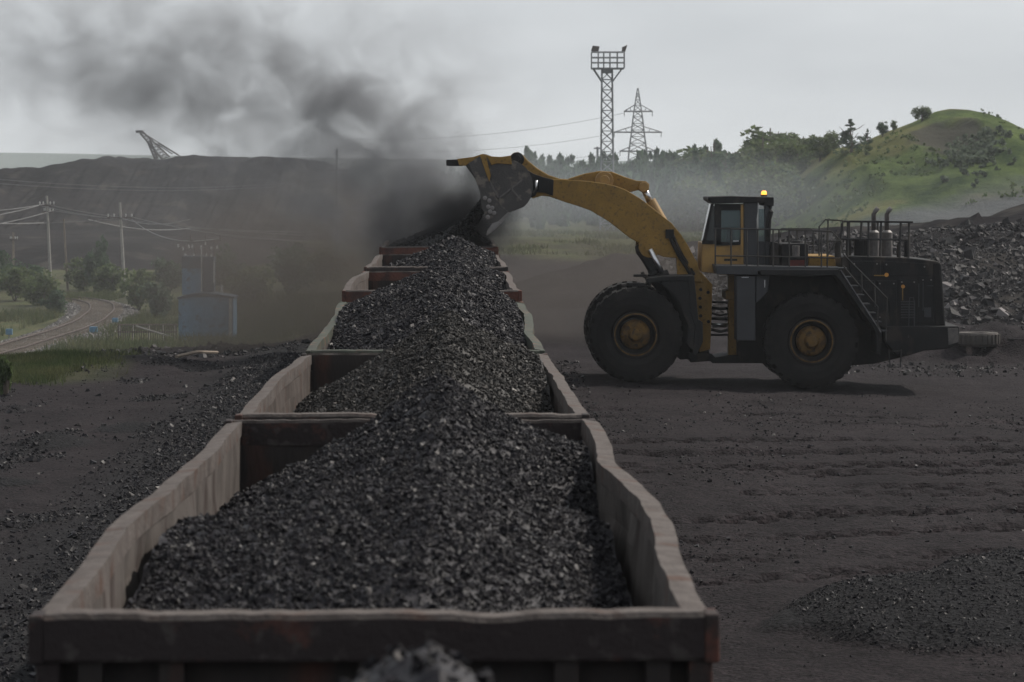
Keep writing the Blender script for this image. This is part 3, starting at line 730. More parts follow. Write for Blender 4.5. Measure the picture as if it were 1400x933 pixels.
# bell crank and links (centre line)
m = MB()
PX(m, [(776, 245), (800, 237.5), (820, 234), (837, 235), (854, 242), (870, 247), (883, 248), (888, 252), (887, 261), (880, 264), (874, 260), (862, 263), (852, 260), (842, 258), (830, 262), (815, 258), (800, 250)], -.38, .38)
part('bell_crank', m, M['yellow'], bevel=.03)
m = MB(); a = P(826, 247, -.5); m.lathe_y(a, [(.24, .3), (.24, -.28)], 24); m.lathe_y(a, [(.14, -.25), (.14, -.36)], 20); part('pivot_pin', m, M['yellow_clean'], bevel=.01); m = MB(); a = P(880, 256, -.45); m.lathe_y(a, [(.13, .3), (.13, -.1)], 18); part('pivot_pin', m, M['yellow_clean'], bevel=.01)
m = MB(); PX(m, [(697.5, 213), (702, 209), (708, 208), (714, 211), (721, 219), (735, 230.5), (750, 239.5), (765, 244.5), (785, 246), (785, 252), (755, 252), (735, 244), (718, 233), (706, 232), (698, 224)], -.30, .30)
part('bucket_link', m, M['yellow'], bevel=.03)
m = MB(); a = P(707, 218, -.33); m.lathe_y(a, [(.19, .3), (.19, -.06)], 24); m.lathe_y(a, [(.11, .0), (.11, -.11)], 20); part('link_pin', m, M['loader_dark'], bevel=.01)
m = MB(); m.tube([P(888, 275, -.2), P(902, 300, -.2), P(930, 345, -.2)], .17, 18); tc_ = part('tilt_cylinder', m, M['yellow_clean'], smooth=False)
m = MB(); m.tube([P(880, 257, -.2), P(889, 277, -.2)], .09, 14); part('rod', m, M['bright'], tc_, smooth=True)
for s in (-1, 1):
    yo = s * .62 if s > 0 else -1.2
    yo = s * 1.2
    m = MB(); m.tube([Vector((p.x, LC + yo, p.z)) for p in (P(905, 372, -1.2), P(925, 412, -1.2))], .15, 16); lc_ = part('lift_cylinder', m, M['loader_dark'])
    m = MB(); m.tube([Vector((p.x, LC + yo, p.z)) for p in (P(889, 341, -1.2), P(908, 378, -1.2))], .065, 14); part('rod', m, M['bright'], lc_, smooth=True)
m = MB(); m.tube([P(872, 335, -.9), P(876, 342, -.9), P(884, 352, -.9), P(892, 366, -.9), P(898, 385, -.9), P(908, 395, -.9)], [.1, .16, .17, .16, .17, .17], 10); m.tube([P(896, 372, -1.0), P(889, 378, -1.1), P(886, 390, -1.1)], .09, 8); part('boom_stop', m, M['loader_dark'])
# bucket
def arc(cx, cy, r, a0, a1, n): return [(cx + r * math.cos(R(a0 + (a1 - a0) * i / n)), cy - r * math.sin(R(a0 + (a1 - a0) * i / n))) for i in range(n + 1)]
outer = [(611, 219.5), (637, 217), (647, 215.5), (660, 211), (672, 214), (684, 215), (697, 217)] + arc(692, 255, 37, 62, -50, 14) + [(696, 291), (681, 306), (671, 317)]
inner = [(668, 314), (678, 303), (692, 289)] + arc(692, 255, 33, -50, 62, 14) + [(684, 219), (672, 218), (660, 215.5), (648, 219.5), (637, 221.5), (611, 223.5)]
m = MB(); PX(m, outer + inner, -2.25, 2.25)
bk = part('bucket', m, M['bucket'])
sidep = [(636, 226.5), (646.5, 216), (660, 211), (664, 211), (672, 214), (684, 215), (698, 218), (709, 224)] + arc(692, 255, 36, 50, -45, 12) + [(696, 290), (682, 305), (671, 306), (667, 300), (658.5, 285), (656, 262), (649.5, 244.5)]
for s in (-1, 1):
    m = MB()
    if s < 0: PX(m, sidep, -2.30, -2.24)
    else: PX(m, sidep, 2.24, 2.30)
    sp = part('side_plate', m, M['bucket'], bk)
m = MB()
cut = [(640, 224), (655, 214), (661, 214), (666, 232), (671, 252), (678, 270), (686, 282), (695, 290), (680, 304), (672, 306), (667, 300), (658.5, 285), (656, 262), (649.5, 244.5)]
PX(m, cut, -2.36, -2.31); part('side_cutter', m, M['bucket'], bk, bevel=.012)
m = MB(); PX(m, [(656, 212.5), (664, 212), (671, 240), (669, 249), (664, 236)], -2.40, -2.362); PX(m, [(663, 211.5), (672, 214), (684, 214.8), (698, 213), (700, 225), (690, 224.5), (680, 223.5), (672, 226), (668, 218)], -2.345, -2.315)
PX(m, [(625, 217.5), (647, 214.8), (660, 210.5), (663, 211), (656, 214), (643, 222), (636, 227), (628, 226.5)], -2.36, -2.31)
part('top_edge', m, M['yellow'], bk, bevel=.008)
m = MB(); PX(m, [(610, 218.8), (629, 218), (629, 226.8), (610, 226.8)], -2.28, 2.28); part('spill_guard', m, M['loader_dark'], bk, bevel=.01)
m = MB()
for (a, b_) in (((681, 272), (714, 246)), ((698, 257), (713, 274)), ((666, 240), (682, 272))):
    pa, pb = P(*a, -2.33), P(*b_, -2.33); dirv = (pb - pa).normalized(); nn = Vector((-dirv.z, 0, dirv.x)) * .022
    m.add([pa - nn, pb - nn, pb + nn, pa + nn, pa - nn + Vector((0, .03, 0)), pb - nn + Vector((0, .03, 0)), pb + nn + Vector((0, .03, 0)), pa + nn + Vector((0, .03, 0))], [(0, 1, 2, 3), (7, 6, 5, 4), (0, 4, 5, 1), (1, 5, 6, 2), (2, 6, 7, 3), (3, 7, 4, 0)])
part('wear_strip', m, M['stackpipe'], bk)
m = MB()
for (px, py) in ((663, 271), (669, 274.5), (667.5, 283), (673, 284.5), (670, 289.5), (675.5, 291.5), (667, 297)):
    m = MB(); a = P(px, py, -2.37); m.lathe_y(a, [(.06, .01), (.06, -.035), (.03, -.045)], 10); part('cutter_bolt', m, M['bolt'], bk)
m = MB()
PX(m, [(695, 290), (697, 292), (682, 309), (672, 309), (672, 306), (681, 303)], -2.38, 2.38); part('cutting_edge', m, M['bolt'], bk, bevel=.01)
for q in range(8):
    yo = -2.32 + q * 4.64 / 7
    m = MB(); d0 = .11
    pts = [(681, 303), (686, 306), (678, 313), (671, 319), (665, 322.5), (665.5, 317), (672, 308)]
    m.prism([((x - 700) * (LC - 2.4) / F, CZ - (y - 240) * (LC - 2.4) / F) for x, y in pts], LC + yo - d0, LC + yo + d0)
    part('tooth', m, M['bolt'], bk, bevel=.015)
m = MB()
lod = [(642, 228), (668, 222), (700, 225), (716, 245), (716, 268), (700, 284), (680, 300), (669, 304), (662, 288), (657, 262)]
nb = []
u_ = rng.random(3200) ** .8; wd = rng.uniform(-1, 1, 3200)
V, Fc = chunks(np.array([tuple(P(664 - 52 * a_ ** 1.3 + b_ * (3 + 16 * a_), 262 + 66 * a_ + abs(b_) * 8, c_)) for a_, b_, c_ in zip(u_, wd, rng.uniform(-2.0, 1.6, 3200))]), rng.uniform(.015, .07, 3200))
o = npmesh('falling_coal', V, Fc, M['coal_fine']); tag(o, 'black coal falling from the lip of the raised bucket', 'falling coal', kind='stuff')
# cab
cabm = M['yellow_clean']
m = MB(); PX(m, [(960, 332), (978, 331), (978, 337), (1016, 334), (1016, 363), (978, 363), (978, 374), (959, 372)], -.95, .95); PX(m, [(978, 362), (1017, 362), (1017, 376), (985, 376), (978, 374)], -.94, .94)
cab = part('cab', m, cabm, bevel=.02)
m = MB()
for s in (-1, 1):
    m = MB(); y0_, y1_ = (-.98, -.90) if s < 0 else (.90, .98)
    PX(m, [(972, 279), (976, 279), (965, 332), (960, 332)], y0_, y1_)      # front pillar
    PX(m, [(977, 279), (986, 279), (986, 336), (977, 336)], y0_, y1_)
    PX(m, [(986, 279), (1012, 279), (1012, 288), (986, 288)], y0_, y1_)
    PX(m, [(1012, 279), (1016, 279), (1016, 334), (1012, 334)], y0_, y1_)
    PX(m, [(960, 329), (986, 329), (986, 334), (960, 334)], y0_, y1_)
    PX(m, [(986, 331), (1005, 332), (1012, 327), (1012, 335), (986, 336)], y0_, y1_)
    part('cab_frame', m, M['loader_dark'], cab)
for s in (-1, 1):
    m = MB(); y0_, y1_ = (-1.02, -.60) if s < 0 else (.60, 1.02)
    PX(m, [(1017.5, 276), (1036, 276), (1036, 290), (1034.5, 300), (1036, 374), (1017.5, 374)], y0_, y1_); PX(m, [(1046, 278), (1055, 278), (1056, 282), (1052, 300), (1052, 368), (1046, 368)], y0_, y1_)
    PX(m, [(1036, 330), (1046, 330), (1046, 366), (1036, 366)], y0_ + .1, y1_ - .1)
    part('roll_bar', m, M['loader_grey'], cab, bevel=.015)
m = MB(); PX(m, [(1012.8, 280), (1016.4, 280), (1016.4, 362), (1012.8, 362)], -1.0, -.985); part('door_strip', m, cabm, cab)
m = MB(); PX(m, [(968, 269.5), (1000, 268.5), (1058, 270), (1058, 282), (1047, 282), (1045, 277), (975, 279), (968, 274)], -1.1, 1.1); part('roof', m, M['loader_dark'], cab, bevel=.02)
for pts_, ya_ in (([(986, 288), (1012, 288), (1012, 332), (986, 332)], -.93), ([(986, 288), (1012, 288), (1012, 332), (986, 332)], .92), ([(1037, 286), (1046, 286), (1046, 330), (1037, 330)], -.93)):
    m = MB(); PX(m, pts_, ya_, ya_ + .01); part('window', m, M['glass'], cab)
m = MB()
f0 = [P(975, 280, -.9), P(964, 331, -.9)]; 
m.add([f0[0], f0[1], f0[1] + Vector((0, 1.8, 0)), f0[0] + Vector((0, 1.8, 0)), f0[0] + Vector((.015, 0, 0)), f0[1] + Vector((.015, 0, 0)), f0[1] + Vector((.015, 1.8, 0)), f0[0] + Vector((.015, 1.8, 0))], [(0, 1, 2, 3), (7, 6, 5, 4), (0, 4, 5, 1), (1, 5, 6, 2), (2, 6, 7, 3), (3, 7, 4, 0)])
PX(m, [(973, 282), (977, 282), (977, 329), (963.5, 329)], -.93, -.92); part('windscreen', m, M['glass_dark'], cab)
m = MB(); PX(m, [(995, 312), (1003, 310), (1005, 335), (993, 335)], -.1, .35); PX(m, [(992, 334), (1005, 334), (1005, 345), (992, 345)], -.3, .5); part('seat', m, M['loader_dark'], cab, bevel=.04)
m = MB(); m.tube([P(980, 330, 0), P(984, 318, 0)], .03, 6); m.tube([P(981, 320, -.2), P(987, 316, 0), P(981, 320, .2)], .02, 6); part('steering_wheel', m, M['loader_dark'], cab)
m = MB(); a = P(1010, 330.5, -.99); m.box((a.x - .15, a.y - .03, a.z), (a.x, a.y, a.z + .03)); part('door_handle', m, M['bright'], cab)
m = MB(); PX(m, [(990, 354), (1008, 354), (1008, 357), (990, 357)], -.956, -.952); part('dark_decal', m, M['loader_dark'], cab)
m = MB(); a = P(1044.5, 269, -.6); m.tube([(a.x, a.y, a.z), (a.x, a.y, a.z + .05)], .085, 14); part('beacon_base', m, M['loader_dark'], cab)
m = MB(); m.tube([(a.x, a.y, a.z + .05), (a.x, a.y, a.z + .12), (a.x, a.y, a.z + .155)], [.075, .07, .04], 14); part('beacon', m, M['lamp'], cab, smooth=True)
m = MB(); m.tube([P(1052, 280, -1.0), P(1054, 290, -1.1), P(1051, 300, -1.1), P(1050, 330, -1.0)], .07, 8); part('roof_hose', m, M['loader_dark'], cab)
# deck
m = MB(); PX(m, [(978, 363), (1150, 366), (1150, 370), (1036, 371), (1036, 376), (980, 375)], -2.3, 2.3); part('deck', m, M['loader_grey'], bevel=.01)
def rod(m, a, b_, yo, r=.022): m.tube([P(*a, yo), P(*b_, yo)], r, 6)
def railset(name, polys, posts, yo, r=.022):
    m = MB()
    for pl in polys:
        m.tube([P(x, y, yo) for x, y in pl], r, 6)
    for (x0_, y0_, x1_, y1_) in posts: rod(m, (x0_, y0_), (x1_, y1_), yo, r)
    return part(name, m, M['rail_rod'])
railset('handrail', [[(976, 312.5), (1060, 314), (1137, 316.5), (1150, 330)], [(978, 350), (1060, 351), (1142, 353)]],
        [(x, 313 + (x - 976) * .02, x, 366) for x in (978, 999.5, 1021, 1036, 1057, 1079, 1101, 1123, 1131)], -2.22)
railset('handrail', [[(1067, 325), (1068, 313), (1108, 313), (1112, 316), (1112, 352)], [(1068, 332), (1112, 332)]], [(1090, 313, 1090, 352), (1065, 314, 1065, 352)], 1.9)
railset('handrail', [[(1120, 350), (1120, 310), (1128.5, 300.5), (1152, 302)], [(1131, 350), (1152, 314), (1152, 302)], [(1128.5, 330), (1150, 330)]], [(1132, 300.5, 1132, 350)], -1.6)
railset('handrail', [[(1147, 352), (1151, 306), (1152, 303), (1248, 304)], [(1150, 327), (1243, 328)]], [(1159, 303, 1159, 352), (1178, 304, 1176, 330), (1187.5, 304, 1187, 351), (1204.6, 304, 1203, 351), (1231.5, 304, 1230, 353), (1243, 304, 1242, 353)], -1.55, .03)
railset('handrail', [[(1161, 303), (1248, 304)], [(1161, 328), (1243, 328)]], [(1161, 303, 1161, 351), (1200, 304, 1200, 351), (1243, 304, 1243, 353)], 1.5, .03)
m = MB(); PX(m, [(1161, 302), (1248, 303.2), (1248, 305.2), (1161, 304.2)], -1.6, -1.3); part('rear_canopy_bar', m, M['loader_dark'])
# things on the deck and the hood
m = MB(); PX(m, [(1068, 335), (1070, 333), (1104, 333), (1105, 335), (1105, 367), (1068, 367)], -1.5, -.4); part('hydraulic_tank', m, M['loader_dark'], bevel=.03)
m = MB(); PX(m, [(1079, 356), (1101, 356), (1101, 366), (1079, 366)], -1.56, -1.505); part('red_box', m, M['red'])
m = MB(); a = P(1087, 334, -1.57); m.lathe_y(a, [(.0, 0), (.0, 0)], 4) if False else None
m.tube([P(1088, 352, -1.6), P(1088, 336, -1.6)], .1, 14); part('filter_canister', m, M['stackpipe'], smooth=False)
m = MB(); m.tube([P(1091, 333, -.9), P(1091, 329.5, -.9)], [.2, .17], 14); part('filler_cap', m, M['loader_dark'])
m = MB(); PX(m, [(1055, 330), (1064, 332), (1066, 366), (1053, 366)], -1.4, -.7); part('air_box', m, M['loader_dark'], bevel=.03)
m = MB(); PX(m, [(1106, 350), (1141, 350), (1144, 369), (1104, 369)], -1.1, 1.1); part('hood_front', m, M['yellow'], bevel=.03)
for (xa, xb, ya, yb, yo) in ((1141, 1150, 328, 352, -1.2), (1156, 1164, 323, 352, -1.0), (1167, 1186, 324, 352, -.9), (1226, 1231.5, 332, 353, -1.1), (1236, 1243, 327, 353, -1.1)):
    m = MB(); w_ = (xb - xa) * .0192 / 2; a = P((xa + xb) / 2, yb, yo); b_ = P((xa + xb) / 2, ya, yo)
    m.tube([a, b_ - Vector((0, 0, .08)), b_], [w_, w_, w_ * .6], 14); part('air_cleaner', m, M['loader_dark'])
for (xa, yo) in ((1194.5, -.9), (1212.5, -.6)):
    m = MB(); m.tube([P(xa, 352, yo), P(xa, 318, yo), P(xa, 315, yo)], [.15, .15, .09], 14); st_ = part('muffler', m, M['stackpipe'])
    m = MB(); m.tube([P(xa, 318, yo), P(xa, 293, yo), P(xa + 2, 289, yo), P(xa + 6, 284.5, yo)], .065, 12); part('exhaust_pipe', m, M['stackpipe'], st_, smooth=True)
m = MB(); PX(m, [(1150, 353), (1155, 350), (1180, 350.5), (1240, 352.5), (1262, 355), (1280, 357), (1285, 359), (1287, 362), (1293, 447), (1211, 450), (1180, 440), (1150, 380)], -1.5, 1.5)
hood = part('engine_hood', m, M['loader_dark'], bevel=.04)
m = MB(); PX(m, [(1276, 360), (1284, 361), (1291, 444), (1279, 444)], -1.53, -1.49); part('grille', m, M['tyre'], hood, bevel=.01)
m = MB()
for (x0_, y0_, x1_, y1_) in ((1262, 386, 1262, 425), (1268, 391, 1276, 391), (1256, 388, 1256, 420)): rod(m, (x0_, y0_), (x1_, y1_), -1.54, .012)
PX(m, [(1264, 421), (1273, 421), (1273, 434), (1264, 434)], -1.56, -1.51); part('hood_latch', m, M['loader_grey'], hood)
for pts_ in ([(1170, 384), (1196, 384), (1196, 400), (1181, 400)], [(1199, 384), (1226, 384), (1226, 440), (1217, 440), (1214, 408), (1199, 396)], [(1229, 382), (1254, 382), (1255, 441), (1229, 441)], [(1257, 378), (1273, 379), (1277, 441), (1258, 441)], [(1160, 357), (1204, 357), (1204, 379), (1164, 379)], [(1207, 357), (1270, 361), (1271, 376), (1207, 378)]):
    m = MB(); PX(m, pts_, -1.525, -1.495); part('access_panel', m, M['loader_dark'], hood, bevel=.012)
for q in range(7):
    m = MB(); PX(m, [(1232, 412 + q * 3.6), (1251, 412 + q * 3.6), (1251, 413.6 + q * 3.6), (1232, 413.6 + q * 3.6)], -1.545, -1.52); part('louvre', m, M['loader_grey'], hood)
for (px, py) in ((1203, 388), (1203, 434), (1222, 388), (1233, 386), (1250, 386), (1262, 383), (1273, 383), (1168, 361), (1199, 361), (1212, 362), (1264, 365)):
    m = MB(); m.lathe_y(P(px, py, -1.53), [(.022, .01), (.022, -.012)], 8); part('panel_bolt', m, M['bolt'], hood)
for (px, py, rr) in ((1212, 376, .055), (1234.5, 392, .05)):
    m = MB(); a = P(px, py, -1.51); m.lathe_y(a, [(rr, .02), (rr, -.03)], 14); part('amber_reflector', m, M['amber'], hood)
m = MB(); rod(m, (1195, 377), (1210, 377), -1.52, .018); rod(m, (1234, 395), (1234, 411), -1.52, .018); part('yellow_handle', m, M['yellow'], hood)
m = MB(); m.tube([P(1242, 462, -1.75), P(1243, 415, -1.6), P(1244, 407, -1.6), P(1249, 407, -1.6), P(1250, 415, -1.6), P(1250, 447, -1.7)], .014, 6); part('grab_rail', m, M['loader_grey'], hood)
m = MB(); PX(m, [(1211, 447), (1312, 446), (1311, 470), (1300, 476), (1294, 477.5), (1263, 480), (1240, 487), (1225, 486), (1211, 470)], -1.75, 1.75); part('counterweight', m, M['loader_dark'], bevel=.04)
m = MB(); PX(m, [(1296, 449), (1310, 449), (1310, 468), (1297, 472)], -1.79, -1.76); part('rear_lamp_panel', m, M['stackpipe'], bevel=.008)
m = MB()
a = [(1151, 352), (1206, 445)]
for i in range(8):
    t = i / 7; x = a[0][0] + (a[1][0] - a[0][0]) * t + 2; y = a[0][1] + 16 + (a[1][1] - a[0][1]) * t * .92
    p0 = P(x - 6, y, -2.4); m.box((p0.x, p0.y, p0.z), (p0.x + .22, p0.y + .7, p0.z + .03))
for yo in (-2.42, -1.7): m.tube([P(1149, 370, yo), P(1204, 455, yo)], .035, 6)
part('stairway', m, M['loader_grey'])
railset('stair_rail', [[(1150, 330), (1153, 348), (1213, 408), (1211, 467)], [(1153, 364), (1200, 420), (1200, 450)]], [(1178, 373, 1178, 400), (1196, 391, 1196, 420)], -2.44)
m = MB()
m.tube([P(1215, 478, -1.9), P(1217, 502, -1.9), P(1231, 502, -1.9), P(1232, 478, -1.9)], .024, 6, ); rod(m, (1215, 481), (1232, 480), -1.9, .02); part('ladder_step', m, M['rail_rod'])

# ------------------------------------------------------------------ spoil heaps and hill (height fields)
def hfield(name, x0, x1, y0, y1, nx, ny, fn, m, attrs=None):
    X, Y = np.meshgrid(np.linspace(x0, x1, nx), np.linspace(y0, y1, ny))
    Z = fn(X, Y)
    return npmesh(name, np.stack([X, Y, Z], -1).reshape(-1, 3), grid_faces(nx, ny), m, True, attrs=attrs)
# big rubble bank behind the loader
def bank(X, Y):
    crest = np.interp(X, [0, 4, 8, 14, 20, 24, 27, 32, 40, 60], [0, .2, 2.2, 2.9, 3.2, 3.7, 4.4, 5.2, 4.5, 3])
    y0_ = 122 + 2.5 * fbm(X * .12, 0 * Y, 3, 90)
    t = (Y - y0_) / 22
    z = crest * np.clip(t, 0, 1) ** .8 * (1 - sst(1.7, 2.6, t))
    z = z * (1 + .10 * fbm(X * .15, Y * .15, 3, 95)) + .35 * fbm(X * .35, Y * .35, 4, 91) * np.clip(t * 4, 0, 1) * (1 - sst(1.8, 2.5, t))
    return z - .6 + .35 * np.clip(t * 3, 0, 1) * (crest > .1)
o = hfield('rubble_bank', 2, 60, 116, 180, 300, 200, bank, M['spoil']); tag(o, kind='structure')
n = 75000
x = rng.uniform(4, 44, n); y = rng.uniform(120, 148, n); S = np.clip(.042 * np.exp(rng.normal(0, .75, n)), .015, .40)
k = (bank(x, y) > terrain(x, y) + .05)
x, y, S = x[k], y[k], S[k]
V, Fc = chunks(np.column_stack([x, y, bank(x, y) + S * .12]), S); o = npmesh('rock_debris', V, Fc, M['rubble']); tag(o, 'grey broken rock covering the bank behind the loader', 'broken rock', kind='stuff')
a = scatter(6000, lambda n: rng.uniform(9, 24, n), lambda n: rng.uniform(92, 118, n), .035, .6, lambda x, y: .2 + .8 * sst(0, .3, fbm(x * .4, y * .3, 3, 99)))
o = npmesh('dirt_lumps', a[0], a[1], M['rubble']); tag(o, 'dirt lumps on the low mounds right of the loader', 'dirt lumps', kind='stuff')
# green hill
hx = [(p - 700) * 380 / F for p in (990, 1055, 1100, 1139, 1180, 1210, 1250, 1280, 1300, 1320, 1345, 1370, 1400, 1450, 1520, 1650)]
hz = [CZ + (240 - y) * 380 / F for y in (318, 290, 235, 202, 193, 179, 165, 152, 148, 147.5, 150, 160, 180, 215, 260, 318)]
def hill(X, Y):
    Hh = np.interp(X, hx, hz)
    t = (Y - 380 - 8 * fbm(X * .04, Y * .0, 2, 100)) / 95
    prof = np.clip(1 - np.abs(t) ** 1.35, 0, 1)
    z = Hh * prof
    gul = fbm(X * .16 + Y * .05, Y * .045, 4, 101)
    z = z + prof * 2.1 * gul * sst(0, .25, 1 - np.abs(t)) * np.clip(np.abs(t) * 3, .12, 1)
    # slumped scar
    d = np.sqrt(((X - 48) / 4.5) ** 2 + ((Y - 350) / 18) ** 2)
    z = z - 1.6 * np.clip(1 - d, 0, 1) * sst(0, .3, 1 - d)
    return z - .8 + .05 * Hh
X, Y = np.meshgrid(np.linspace(14, 105, 420), np.linspace(285, 470, 330))
Z = hill(X, Y); gul = fbm(X * .16 + Y * .05, Y * .045, 4, 101)
scar = 1 - sst(.7, 1.1, np.sqrt(((X - 48) / 4.0) ** 2 + ((Y - 352) / 15) ** 2) + .4 * fbm(X * .3, Y * .2, 3, 102))
dry = sst(.0, .4, fbm(X * .12, Y * .05, 4, 103) + .4 * sst(375, 385, Y))
rock = 1 - sst(300, 312, Y + 8 * fbm(X * .1, Y * .05, 3, 104) - 5)
def hillmat():
    m, n, l, b = newmat('hill_grass'); b.inputs['Roughness'].default_value = .95; b.inputs['Specular IOR Level'].default_value = .02
    tc = n.new('ShaderNodeTexCoord')
    def noise(s, st=(1, 1, 1)):
        mp = n.new('ShaderNodeMapping'); mp.inputs['Scale'].default_value = st; l.new(tc.outputs['Object'], mp.inputs[0])
        t = n.new('ShaderNodeTexNoise'); t.inputs['Scale'].default_value = s; t.inputs['Detail'].default_value = 8; t.inputs['Roughness'].default_value = .7; l.new(mp.outputs[0], t.inputs['Vector']); return t.outputs['Fac']
    r = n.new('ShaderNodeValToRGB'); e = r.color_ramp.elements
    e[0].position = .36; e[0].color = (.028, .046, .020, 1); e[1].position = .64; e[1].color = (.10, .135, .045, 1)
    l.new(noise(.22, (1, .35, 1)), r.inputs[0]); cur = r.outputs[0]
    for nm, col in (('dry', (.15, .135, .06, 1)), ('scar', (.055, .052, .045, 1)), ('rock', (.10, .105, .115, 1))):
        a = n.new('ShaderNodeAttribute'); a.attribute_name = nm
        x_ = n.new('ShaderNodeMix'); x_.data_type = 'RGBA'; 
        mu = n.new('ShaderNodeMath'); mu.operation = 'MULTIPLY'; mu.inputs[1].default_value = .55 if nm == 'dry' else .9
        l.new(a.outputs['Fac'], mu.inputs[0]); l.new(mu.outputs[0], x_.inputs[0]); l.new(cur, x_.inputs[6]); x_.inputs[7].default_value = col; cur = x_.outputs[2]
    l.new(cur, b.inputs['Base Color'])
    bp = n.new('ShaderNodeBump'); bp.inputs['Distance'].default_value = .9; l.new(noise(1.1), bp.inputs['Height']); l.new(bp.outputs[0], b.inputs['Normal'])
    return m
M['hill'] = hillmat()
o = npmesh('green_hill', np.stack([X, Y, Z], -1).reshape(-1, 3), grid_faces(420, 330), M['hill'], True, attrs={'scar': scar, 'dry': dry, 'rock': rock}); tag(o, kind='structure')
# big dark spoil heap far left
sx_ = [(p - 700) * 500 / F for p in (-500, -200, 0, 60, 100, 125, 137, 160, 200, 218, 240, 270, 300, 328, 345, 372, 400, 418, 440, 470, 500, 540, 600)]
sz_ = [CZ + (240 - y) * 500 / F for y in (300, 245, 236, 233, 225, 222, 218, 222, 222, 220, 214, 213, 212, 217, 213.5, 215, 213, 221, 240, 262, 285, 322, 330)]
def spoil(X, Y):
    Hh = np.interp(X, sx_, sz_) + 4.0
    t = (500 - Y) / 66
    gul = fbm(X * .22, Y * .02, 4, 110) + .7 * (np.abs(fbm(X * .75, Y * .03, 3, 113)) - .2)
    prof = np.where(t > 0, np.clip(1 - t, 0, 1) ** 1.15, 1 - sst(1.2, 2.0, -t))
    ter = .10 * sst(.62, .66, t) * (1 - t)
    z = Hh * (prof + ter * 0) + (1.9 * fbm(X * .11, 0 * Y + .5, 3, 114) + .35 * np.abs(fbm(X * .3, Y * .05, 3, 118))) * (t < 1) + 1.15 * gul * np.clip(t * 4, 0, 1) * np.clip((1 - t) * 3, 0, 1) + .35 * fbm(X * .3, Y * .3, 3, 111) * (prof > .01)
    return z - 4.2
o = hfield('spoil_heap', -140, -8, 420, 640, 520, 260, spoil, M['spoil']); tag(o, kind='structure')
# second low dark terrace before it
def terr(X, Y):
    return -5.0 + 3.6 * sst(300, 330, Y + 20 * fbm(X * .05, 0 * Y, 3, 115)) * (1 - sst(-36, -14, X)) * (1 - sst(400, 440, Y)) + .8 * fbm(X * .08, Y * .05, 4, 116)
o = hfield('spoil_terrace', -140, -8, 280, 450, 200, 120, terr, M['spoil']); tag(o, kind='structure')
# far blue hills
X = np.linspace(-3800, 3800, 300); 
def farh(Xa, Ya):
    t = np.clip((Ya - 3000) / 500, 0, 1)
    return -10 + (34 + 10 * fbm(Xa * .0012, 0 * Ya, 3, 120) + (-.006) * Xa) * sst(0, 1, t)
o = hfield('far_hills', -3800, 3800, 2900, 4200, 260, 30, farh, mat('far_woodland', (.04, .06, .05), (.05, .07, .06), .01, .95)); tag(o, kind='structure')

# ------------------------------------------------------------------ foliage
def leaves(C, Rr, n, size, shape='ball', squash=1.0):
    # n leaf-clump quads through a crown made of sub-clumps
    k = max(3, n // 60)
    if shape == 'cone':
        h = rng.random(k) ** .75; ang = rng.uniform(0, 2 * math.pi, k); rr = (1 - h) * (.45 + .55 * rng.random(k))
        cc = np.column_stack([rr * np.cos(ang), rr * np.sin(ang), h * 2 * squash - squash])
        cr = .30 * (1.15 - h)
    else:
        d = rng.normal(size=(k, 3)); d /= np.linalg.norm(d, axis=1)[:, None]
        cc = d * (rng.random(k) ** .45)[:, None] * np.array([.8, .8, .85 * squash]); cr = rng.uniform(.20, .42, k)
    i = rng.integers(0, k, n)
    d = rng.normal(size=(n, 3)); d /= np.linalg.norm(d, axis=1)[:, None]
    p = cc[i] + d * (cr[i] * rng.random(n) ** .33)[:, None]
    p = np.array(C) + p * Rr
    u = rng.normal(size=(n, 3)); u /= np.linalg.norm(u, axis=1)[:, None]
    w = rng.normal(size=(n, 3)); w = np.cross(u, w); w /= np.linalg.norm(w, axis=1)[:, None]
    s = (size * rng.uniform(.5, 1.4, n))[:, None]
    V = np.stack([p - u * s, p + w * s * .6, p + u * s, p - w * s * .6], 1).reshape(-1, 3)
    return V, np.arange(4 * n).reshape(-1, 4)
def tree_proto(kind, h, n, leafm, size):
    r = bpy.data.objects.new('tree', None); sc.collection.objects.link(r)
    m = MB(); m.tube([(0, 0, -.3), (.02 * h, 0, h * .35), (0, .01 * h, h * .7), (.01 * h, 0, h * .95)], [.03 * h, .022 * h, .012 * h, .004 * h], 8)
    for q in range(6):
        a = q * 2.4; z = h * (.3 + .08 * q); m.tube([(0, 0, z), (math.cos(a) * h * .12, math.sin(a) * h * .12, z + h * .1), (math.cos(a) * h * .2, math.sin(a) * h * .2, z + h * .22)], [.010 * h, .007 * h, .002 * h], 5)
    m.build('trunk', M['bark'], r)
    if kind == 'cone': V, Fc = leaves((0, 0, h * .55), h * .28, n, size, 'cone', 1.75)
    elif kind == 'tall': V, Fc = leaves((0, 0, h * .6), h * .24, n, size, 'ball', 1.65)
    else: V, Fc = leaves((0, 0, h * .56), h * .36, n, size, 'ball', 1.15)
    npmesh('crown', V, Fc, leafm, parent=r)
    return r
protos = [tree_proto('ball', 8, 2600, M['leaf_a'], .22), tree_proto('tall', 10, 2800, M['leaf_b'], .22), tree_proto('cone', 9, 2400, M['leaf_b'], .18), tree_proto('tall', 9, 2400, M['leaf_a'], .24)]
used = [False] * 4
def put_tree(k, x, y, z, h, label, name='tree', group=None, cat='tree', wide=1.0):
    base = [8, 10, 9, 9][k]
    r = protos[k] if not used[k] else copy_tree(protos[k]); used[k] = True
    s = h / base
    r.name = name; r.location = (x, y, z - .16 * h); s *= 1.16; r.scale = (s * wide, s * wide, s); r.rotation_euler = (0, 0, rng.uniform(0, 6.28))
    for key in ('group',):
        if key in r: del r[key]
    tag(r, label, cat, group); return r
